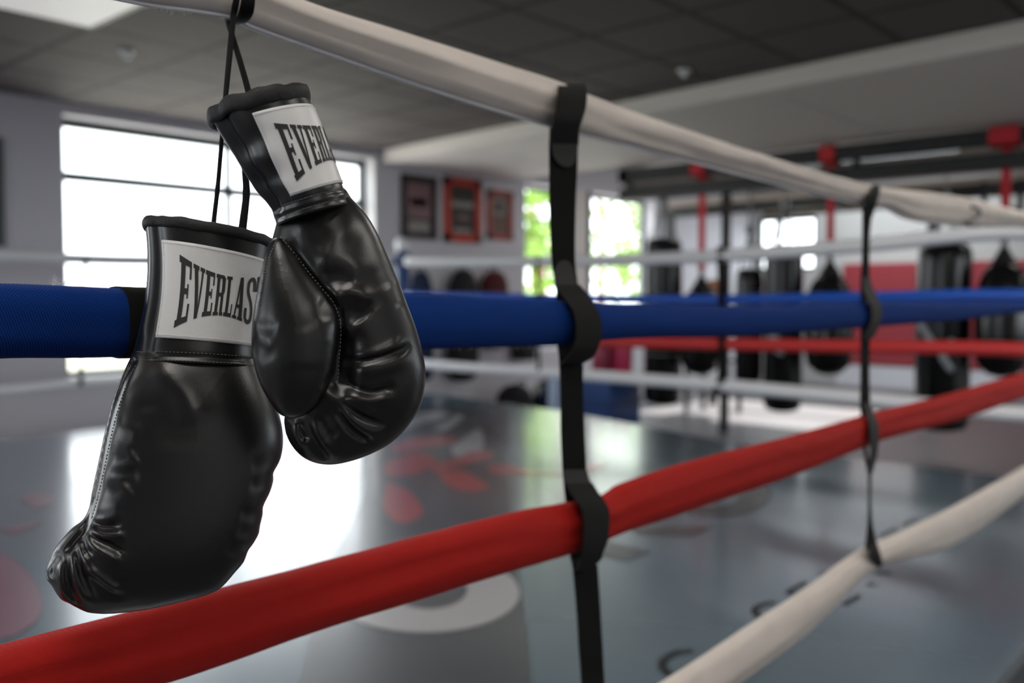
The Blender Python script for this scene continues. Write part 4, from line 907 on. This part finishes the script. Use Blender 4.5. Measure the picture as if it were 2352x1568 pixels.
# ---- laces: flat cords over the top rope
def lace_at(rows, wmm, name, parent, th=0.0016, tw=None):
    """rows (px, py, t): flat cord through these points of the place"""
    P = crom([at(x, y, t) for x, y, t in rows], 60); rings = []
    for i, p in enumerate(P):
        t = P[min(i + 1, 59)] - P[max(i - 1, 0)]; t /= np.linalg.norm(t); u = i / 59
        ang = (tw[0] + (tw[1] - tw[0]) * u) if tw else 0
        a_ = RT - t * (RT @ t); a_ /= np.linalg.norm(a_); b_ = np.cross(t, a_); a2 = a_ * math.cos(ang) + b_ * math.sin(ang); b2 = np.cross(t, a2); hw = wmm / 2000
        rings.append([p + a2 * hw * math.cos(2 * PI * k / 10) + b2 * th * math.sin(2 * PI * k / 10) for k in range(10)])
    return MB().loft(rings).build(name, M['lace'], parent, smooth=True)
lc = thing('glove_lace', 'black flat laces looped over the white top rope, holding both gloves', 'lace', at(545, 60, 0.82))
tR = NEAR / ray(545, 10)[1]
lace_at([(556, -75, tR + .02), (552, -62, tR - 0.02), (548, -40, tR - .048), (543, 0, tR - .052), (536, 36, tR - .045), (531, 90, tR - .075), (523, 170, tR - .12), (512, 290, tR - .158)], 7.2, 'lace_cord', lc, tw=(0.1, 0.9))
lace_at([(560, -78, tR + .02), (566, -66, tR - .02), (568, -40, tR - .046), (570, 0, tR - .05), (566, 26, tR - .044), (556, 46, tR - .02), (546, 52, tR + .01)], 13, 'lace_wrap', lc)
lace_at([(556, -70, tR + .035), (540, -20, tR + .036), (528, 25, tR + .03), (523, 44, tR + .01), (533, 80, tR - .04), (551, 140, tR - .09), (568, 200, tR - .12), (588, 285, tR - .165)], 5.2, 'lace_cord', lc)
lace_at([(515, 262, tR - .12), (511, 300, tR - .10), (507, 345, tR - .09), (500, 430, tR - .085), (492, 500, tR - .085), (488, 545, tR - .09)], 5.2, 'lace_cord', lc, tw=(1.1, 0.2))
lace_at([(560, 300, tR - .07), (563, 390, tR - .08), (566, 440, tR - .08), (560, 500, tR - .085), (552, 560, tR - .09)], 8.6, 'lace_cord', lc, tw=(0.8, 0.1))
# ------------------------------------------------------------------ things on and along the back wall
def picture(x0, x1, y0, y1, fw, mf, name, label, prints, group=None):
    p0 = on_y(x0, (y0[0] + y1[0]) / 2, YW); a_ = on_y(x0, y0[0], YW); b_ = on_y(x1, y1[1], YW); c = on_y(x0, y1[0], YW)
    xa, xb, zb, zt = a_[0], b_[0], c[2], a_[2]
    t = thing(name, label, 'framed poster', ((xa + xb) / 2, YW, zb), group)
    MB().box(xa, xb, YW - .04, YW - .002, zt - fw, zt).box(xa, xb, YW - .04, YW - .002, zb, zb + fw).box(xa, xa + fw, YW - .04, YW - .002, zb, zt).box(xb - fw, xb, YW - .04, YW - .002, zb, zt).build('frame', mf, t)
    MB().box(xa + fw, xb - fw, YW - .016, YW - .004, zb + fw, zt - fw).build('print', M[prints[0]], t)
    for (u0, u1, v0, v1, m) in prints[1]:
        W_, H_ = xb - xa - 2 * fw, zt - zb - 2 * fw
        MB().box(xa + fw + u0 * W_, xa + fw + u1 * W_, YW - .019, YW - .0165, zb + fw + v0 * H_, zb + fw + v1 * H_).build('print_block', M[m], t)
G = 'framed posters on the back wall'
picture(919, 1000, (398, 408), (546, 549), 0.055, M['poster_dark'], 'framed_poster', 'dark-framed poster with a rose-tinted print, leftmost of the three on the wall', ('print_dark', [(0.08, .92, .30, .95, 'print_rose'), (.2, .8, .52, .66, 'poster_rose'), (.12, .88, .04, .24, 'print_pale')]), G)
picture(1017, 1101, (404, 416), (554, 557), 0.10, M['poster_red'], 'framed_poster', 'bright red framed poster with a dark print, middle of the three on the wall', ('print_dark', [(.05, .95, .56, .68, 'print_pale'), (.15, .85, .03, .12, 'print_pale'), (.3, .8, .3, .42, 'print_brown')]), G)
picture(1117, 1174, (434, 440), (549, 550), 0.075, M['poster_rose'], 'framed_poster', 'smaller dull red framed poster, rightmost of the three on the wall', ('print_brown', [(.1, .85, .5, .95, 'print_pale'), (.3, .6, .6, .85, 'print_dark')]), G)
a_ = on_y(-60, 310, YW); b_ = on_y(8, 566, YW)
t = thing('framed_picture', 'dark framed picture cut by the left edge of the photo', 'picture', ((a_[0] + b_[0]) / 2, YW, b_[2]))
MB().box(a_[0], b_[0], YW - .05, YW - .002, b_[2], a_[2]).build('frame', M['frame_dark'], t)
MB().box(a_[0] + .06, b_[0] - .06, YW - .054, YW - .048, b_[2] + .06, a_[2] - .06).build('print', M['print_dark'], t)
# dark bags hanging from hooks under the posters
def sack(x0, x1, y0, y1, m, label, m2=None):
    a_ = on_y(x0, y0, YW - .15); b_ = on_y(x1, y1, YW - .15); cx, r = (a_[0] + b_[0]) / 2, (b_[0] - a_[0]) / 2; H_ = a_[2] - b_[2]
    t = thing('hanging_bag', label, 'bag', (cx, YW - .15, b_[2]), 'dark bags hung on the wall under the posters')
    rings = []
    for z, k in ((0, .45), (.03, .8), (.12, 1), (.5, .97), (.85, .9), (.96, .65), (1, .3)):
        rings.append([(cx + r * k * math.cos(2 * PI * q / 20) * (1 + .06 * math.sin(3 * q)), YW - .15 + .13 * k * math.sin(2 * PI * q / 20), b_[2] + H_ * z) for q in range(20)])
    MB().loft(rings).build('body', M[m], t, smooth=True)
    MB().tube([(cx - .05, YW - .15, a_[2] - .02), (cx - .03, YW - .08, a_[2] + .10), (cx, YW - .02, a_[2] + .14), (cx + .03, YW - .08, a_[2] + .10), (cx + .05, YW - .15, a_[2] - .02)], .012, 8).build('strap', M['cloth_dark'], t, smooth=True)
    if m2: MB().ball((cx + r * .1, YW - .26, b_[2] + H_ * .55), .07, 12, (1, .4, 1)).build('patch', M[m2], t, smooth=True)
sack(944, 992, 622, 872, 'cloth_navy', 'navy bag hanging under the dark-framed poster, beside the blue post', 'cloth_dark')
sack(1032, 1096, 618, 872, 'cloth_dark', 'black bag hanging under the bright red framed poster')
sack(1106, 1166, 622, 800, 'cloth_red', 'dark red and black bag hanging under the smaller poster', 'print_pale')
# things on the floor by the back wall
def lump(px, py, t_, r, m, label, sq=(1, .8, .7), name='gym_bag', cat='gym bag', group=None):
    p = at(px, py, t_); c = np.array([p[0], min(p[1], YW - .35), 0]); h_ = p[2] - ZF
    rings = []
    for z, k in ((0, .82), (.08, 1), (.4, 1.02), (.75, .85), (.95, .5), (1, .15)):
        rings.append([(c[0] + r * sq[0] * k * math.cos(2 * PI * q / 22) * (1 + .08 * math.sin(2.3 * q)), c[1] + r * sq[1] * k * math.sin(2 * PI * q / 22), ZF + h_ * z) for q in range(22)])
    t = thing(name, label, cat, (c[0], c[1], ZF), group)
    MB().loft(rings).build('body', M[m], t, smooth=True)
    MB().tube([(c[0] - r * .4, c[1] - r * .2, ZF + h_ * .9), (c[0] - r * .2, c[1] - r * .5, ZF + h_ * 1.1), (c[0] + r * .2, c[1] - r * .5, ZF + h_ * 1.1), (c[0] + r * .4, c[1] - r * .2, ZF + h_ * .9)], .012, 8).build('handle', M['cloth_dark'], t, smooth=True)
lump(1182, 882, 11.6, .27, 'cloth_dark', 'black gym bag on the floor behind the ring, below the glazed opening', group='gym bags by the back wall')
lump(1247, 874, 11.9, .15, 'cloth_navy', 'navy gym bag on the floor beside the black one', group='gym bags by the back wall')
p = at(1234, 895, 11.2); tag(MB().ball(p, .07, 16).build('ball', M['print_pale'], smooth=True, loc=tuple(p)), 'small beige ball resting on the dark gym bags', 'ball')
a_ = on_y(1198, 740, YW - .2); t = thing('speaker_box', 'black upright box on the wall left of the white strip below the glazed opening', 'box', (a_[0], YW - .14, 0.25))
b_ = on_y(1224, 826, YW - .2); MB().box(a_[0], b_[0], YW - .26, YW - .003, b_[2], a_[2]).build('cabinet', M['black_steel'], t, bevel=.01)
MB().box(a_[0] + .02, b_[0] - .02, YW - .268, YW - .26, b_[2] + .02, a_[2] - .02).build('grille', M['cloth_dark'], t)
p0, p1 = at(1264, 870, 11.0), at(1290, 870, 11.0)
t = thing('pale_pillar', 'pale blue square pillar standing on the floor beside the wide black strap', 'pillar', ((p0[0] + p1[0]) / 2, (p0[1] + p1[1]) / 2, ZF))
c = (p0 + p1) / 2; MB().box(c[0] - .07, c[0] + .07, c[1] - .07, c[1] + .07, ZF + .04, c[2] + .05).build('shaft', M['pale_blue'], t, bevel=.01)
MB().box(c[0] - .1, c[0] + .1, c[1] - .1, c[1] + .1, ZF, ZF + .04).build('foot', M['pale_blue'], t, bevel=.01)
# blue block with a pink pad on it
q = at(1405, 930, 11.0); 
t = thing('foam_block', 'blue foam block on the floor right of the wide black strap', 'foam block', (q[0], q[1], ZF))
MB().box(q[0] - .34, q[0] + .30, q[1] - .22, q[1] + .22, ZF, 0.02).build('block', M['blue_pad'], t, bevel=.03)
MB().box(q[0] - .345, q[0] + .305, q[1] - .225, q[1] + .225, -.27, -.25).build('seam', M['cloth_navy'], t)
t = thing('kick_pad', 'pink and crimson kick pad standing on the blue foam block', 'kick pad', (q[0], q[1], 0.02))
MB().lathe((q[0] + .09, q[1] - .06, 0), [(.12, 0.02), (.15, .05), (.15, .55), (.12, .60)]).build('pad', M['pink'], t, smooth=True)
MB().lathe((q[0] - .16, q[1] + .03, 0), [(.10, 0.02), (.12, .05), (.12, .50), (.09, .54)]).build('side_pad', M['crimson'], t, smooth=True)

# ------------------------------------------------------------------ bag rig
t = thing('bag_rig', 'black steel double beam rig under the white ceiling, heavy bags hanging from it', 'bag rig', (9.15, 3.0, ZF))
ye = 6.45
MB().box(9.10, 9.24, -4.1, ye, 2.375, ZLOW - .015).box(9.10, 9.24, ye - .14, ye, 2.375, ZLOW - .015).build('beam', M['black_steel'], t, bevel=.008)
MB().box(9.30, 9.36, -4.1, ye, 2.30, 2.375).build('rail', M['raw_beam'], t)
MB().box(9.12, 9.30, -4.1, ye, 2.16, 2.305).build('beam', M['black_steel'], t, bevel=.008)
for yy in (ye - .1, 3.6, 0.6, -2.6): MB().box(9.16, 9.22, yy - .03, yy + .03, 2.30, 2.38).build('bracket', M['black_steel'], t)
for px in (1344, 1646):
    y_ = 6.33 if px == 1344 else float(on_x(px, 500, 9.22)[1])
    if px != 1344: MB().box(9.40, 9.48, y_ - .04, y_ + .04, ZF, ZLOW).build('upright', M['black_steel'], t)
for px in (2262, 2345):
    y_ = float(on_x(px, 470, 9.6)[1]); MB().box(9.55, 9.60, y_ - .022, y_ + .022, 1.80, 2.1).build('hanger', M['black_steel'], t)
yA, yB = float(on_x(2350, 470, 9.6)[1]), float(on_x(2258, 470, 9.6)[1])
MB().box(9.55, 9.60, yA, yB, 1.80, 1.84).build('crossbar', M['black_steel'], t); MB().box(9.55, 9.60, yA, yB, 2.02, 2.06).build('crossbar', M['black_steel'], t)
# second rig beam deeper in the room
t2 = thing('bag_rig', 'second dark steel beam deeper in the gym, in front of the far windows', 'bag rig', (12.6, 4.0, ZF))
MB().box(12.5, 12.66, -2.0, 8.0, 2.26, 2.42).build('beam', M['black_steel'], t2); MB().box(12.5, 12.66, -2.0, 8.0, 2.42, 2.50).build('rail', M['raw_beam'], t2)
for yy in (7.9, 3.9): MB().box(12.52, 12.64, yy - .06, yy + .06, ZF, 2.26).build('upright', M['black_steel'], t2)

def heavy_bag(px, ytop, ybot, wpx, label, X=9.21, bands=(), marks=()):
    c0 = on_x(px, (ytop + ybot) / 2, X); T = float((c0 - CAM) @ FW); r = wpx / 2 / FPX * T; zt, zb = on_x(px, ytop, X)[2], on_x(px, ybot, X)[2]
    t = thing('heavy_bag', label, 'heavy bag', (X, c0[1], zb), 'black cylindrical heavy bags on the rig')
    MB().lathe((X, c0[1], 0), [(r * .5, zb - .01), (r * .86, zb + .015), (r, zb + .09), (r, zt - .16), (r * .985, zt - .10), (r * .9, zt - .03), (r * .72, zt), (r * .3, zt + .01)]).build('body', M['bag'], t, smooth=True)
    for z0, z1, m in bands:
        MB().lathe((X, c0[1], 0), [(r * 1.002, zb + (zt - zb) * z0), (r * 1.012, zb + (zt - zb) * z0 + .004), (r * 1.012, zb + (zt - zb) * z1 - .004), (r * 1.002, zb + (zt - zb) * z1)]).build('band', M[m], t, smooth=True)
    for xa, ya, xb, yb, wd in marks:
        P = []
        for u in np.linspace(0, 1, 8):
            x_, y_ = xa + (xb - xa) * u, ya + (yb - ya) * u; q = on_x(x_, y_, X); sn = max(-.98, min(.98, (x_ - px) / (wpx / 2))); vd = CAM - c0; vd[2] = 0; vd /= np.linalg.norm(vd); sd_ = np.array([vd[1], -vd[0], 0]); sd_ *= math.copysign(1, sd_ @ RT)
            P.append(np.array([X, c0[1], q[2]]) + (sd_ * sn + vd * math.sqrt(1 - sn * sn)) * r * 1.0)
        MB().tube(P, [wd * .5] + [wd] * 6 + [wd * .5], 8).build('logo_stripe', M['bag_grey'], t, smooth=True)
    ap = np.array([X, c0[1], min(zt + .42, 2.09)])
    for k in range(4):
        e = np.array([X + r * .75 * math.cos(PI / 4 + k * PI / 2), c0[1] + r * .75 * math.sin(PI / 4 + k * PI / 2), zt - .01])
        mb = MB(); n_ = 8
        for j in range(n_):
            a_, b_ = e + (ap - e) * j / n_, e + (ap - e) * (j + .9) / n_; mb.tube([a_, b_], .011, 6)
        mb.build('chain', M['chain'], t, smooth=True)
    mb = MB(); n_ = max(2, int((2.17 - ap[2]) / .042))
    for j in range(n_): mb.ball(ap + np.array([0, 0, (2.17 - ap[2]) * (j + .5) / n_]), .022, 8, (1, .6, 1.4))
    mb.lathe((X, c0[1], ap[2]), [(.02, -.05), (.05, -.02), (.05, .04), (.02, .07)], 12); mb.build('swivel', M['chain'], t, smooth=True)
    return t
def teardrop(px, ytop, ybot, wpx, label, X=9.21, strap=(330, 620), swpx=17, loopw=40):
    c0 = on_x(px, (ytop + ybot) / 2, X); T = float((c0 - CAM) @ FW); r = wpx / 2 / FPX * T; zt, zb = on_x(px, ytop, X)[2], on_x(px, ybot, X)[2]; H_ = zt - zb
    t = thing('teardrop_bag', label, 'teardrop bag', (X, c0[1], zb), 'teardrop bags hanging by red straps')
    prof = [(.15, 0), (.5, .02), (.85, .09), (.98, .21), (1, .38), (.99, .54), (.93, .67), (.80, .77), (.60, .84), (.42, .87)]
    MB().lathe((X, c0[1], 0), [(r * k, zb + H_ * z) for k, z in prof]).build('body', M['bag'], t, smooth=True)
    MB().lathe((X, c0[1], 0), [(r * .46, zb + H_ * .855), (r * .46, zb + H_ * .875), (r * .24, zb + H_ * .95), (r * .1, zb + H_)]).build('top_cone', M['cloth_dark'], t, smooth=True)
    MB().lathe((X, c0[1], 0), [(.03, zt - .02), (.035, zt + .02), (.02, zt + .07)], 12).build('swivel', M['chain'], t, smooth=True)
    z0 = zt + .06; hw = swpx / 2 / FPX * T; lw = loopw / 2 / FPX * T
    s_ = MB().box(X - .006, X + .006, c0[1] - hw, c0[1] + hw, z0, 2.36)
    st = s_.build('strap', M['red_strap'], t)
    lp = MB()
    for x0, x1, z0_, z1_ in ((9.08, 9.26, 2.355, 2.373), (9.08, 9.098, 2.355, 2.538), (9.242, 9.26, 2.355, 2.538), (9.08, 9.26, 2.527, 2.539)): lp.box(x0, x1, c0[1] - lw, c0[1] + lw, z0_, z1_)
    lp.build('beam_loop', M['red_strap'], st)
    return t
heavy_bag(1523, 548, 926, 86, 'black heavy bag left of the dark far strap, beside the glazed opening', bands=((.30, .305, 'bag_grey'),))
heavy_bag(1799, 562, 942, 86, 'black heavy bag whose foot stands out against the bright floor glare', marks=((1768, 770, 1790, 776, .03), (1784, 802, 1800, 812, .025)))
heavy_bag(2166, 560, 986, 116, 'largest black heavy bag, in front of the red wall pads', marks=((2118, 738, 2146, 788, .035), (2162, 808, 2186, 850, .035), (2180, 775, 2192, 795, .025)))
teardrop(1610, 632, 862, 96, 'teardrop bag behind the dark far strap, left one of the three', loopw=34, swpx=17)
teardrop(1904, 598, 862, 108, 'teardrop bag left of the narrow twisted strap, middle one of the three', loopw=34, swpx=17)
teardrop(2303, 566, 866, 118, 'shiny teardrop bag at the right edge, in front of the red wall pads', loopw=62, swpx=19)
t3 = heavy_bag(1720, 618, 880, 62, 'small black heavy bag between the far strap and the bag over the glare', bands=((.8, .806, 'bag_grey'),)); t3['group'] = 'black cylindrical heavy bags on the rig'
p = at(1640, 664, 12.2); t = thing('basketball', 'brown ball in front of the dark rack, behind the far strap', 'ball', p)
MB().ball(p, .14, 20).build('skin', M['tan'], t, smooth=True)
p2 = p - np.array([0, 0, .14]); t = thing('storage_rack', 'dark storage rack behind the far strap, carrying a brown ball', 'rack', (p2[0], p2[1], ZF))
MB().box(p2[0] - .25, p2[0] + .25, p2[1] - .3, p2[1] + .3, p2[2] - .03, p2[2]).build('shelf', M['black_steel'], t)
MB().box(p2[0] - .25, p2[0] + .25, p2[1] - .3, p2[1] + .3, p2[2] - .83, p2[2] - .80).build('shelf', M['black_steel'], t)
for sx in (-.22, .22):
    for sy in (-.27, .27): MB().box(p2[0] + sx - .025, p2[0] + sx + .025, p2[1] + sy - .025, p2[1] + sy + .025, ZF, p2[2] - .002).build('leg', M['black_steel'], t)
# red wall pads on the far wall
zt, zb = 1.58, -.17; ya = float(on_x(1940, 600, XFAR)[1]); n_ = 6; wd = 1.25
for k in range(n_):
    y1 = ya - k * wd; a_ = MB().box(XFAR - .07, XFAR - .002, y1 - wd + .01, y1, zb, zt).build('wall_pad', M['red_mat'], bevel=.012, loc=(XFAR, y1, zb))
    tag(a_, ['red padded wall panel at the left end of the far row', 'red wall panel just right of the narrow twisted strap', 'red wall panel left of the largest heavy bag', 'red wall panel behind the largest heavy bag', 'red wall panel behind the shiny teardrop bag', 'red padded wall panel at the right end of the far row'][k], 'wall pad', 'red wall pads on the far wall')
struct(MB().box(XFAR - .05, XFAR - .001, -4.2, ya + .1, ZF, zb - .02), 'baseboard_right', M['wall'])
# ------------------------------------------------------------------ outside
struct(MB().box(-30, 60, YW + .30, 12.5, ZF - .3, ZF - .25), 'ground', M['paving'])
struct(MB().box(-30, 60, -40, -4.45, ZF - .3, ZF - .25).box(-30, -4.45, -4.45, YW + .30, ZF - .3, ZF - .25).box(XFAR + .25, 60, -4.45, YW + .30, ZF - .3, ZF - .25), 'ground', M['asphalt'])
tag(MB().box(-30, 60, 12.5, 60, ZF - .3, ZF - .25).build('lawn', M['grass']), 'bright green lawn outside the windows', 'lawn', kind='stuff')
def tree(px, py, Y, r, label, n_=900, tall=1.3):
    c = on_y(px, py, Y); rg = np.random.RandomState(int(px)); mb = MB()
    for _ in range(n_):
        d = rg.normal(size=3); d /= np.linalg.norm(d); q = c + d * r * rg.uniform(.35, 1) ** .6 * np.array([1, 1, tall]) * (1 + .3 * noise.noise(Vector(d * 2.5)))
        a_ = rg.normal(size=3); a_ /= np.linalg.norm(a_); b_ = np.cross(a_, d); b_ /= np.linalg.norm(b_) + 1e-9; l_ = rg.uniform(.10, .22)
        mb.add([q - a_ * l_, q + b_ * l_ * .5, q + a_ * l_, q - b_ * l_ * .5], [(0, 1, 2, 3)])
    z0 = ZF - .245; t = thing('tree', label, 'tree', (c[0], c[1], z0), 'trees outside the glazed opening')
    mb.build('foliage', M['green'], t); MB().tube([(c[0], c[1], z0), (c[0] + .1, c[1], (z0 + c[2]) / 2), (c[0], c[1] + .1, c[2] + r * .4)], [.14, .11, .05], 8).build('trunk', M['tan'], t, smooth=True)
tree(1222, 470, 15.0, 1.5, 'green tree outside the left pane of the glazed opening', 700)
tree(1250, 640, 14.0, 1.1, 'low green tree outside the lower left pane of the glazed opening', 420)
tree(1378, 500, 17.0, 2.2, 'broad green tree outside the right pane of the glazed opening', 700)
tree(1470, 590, 19.0, 1.6, 'pale green tree outside the right end of the glazed opening', 420)
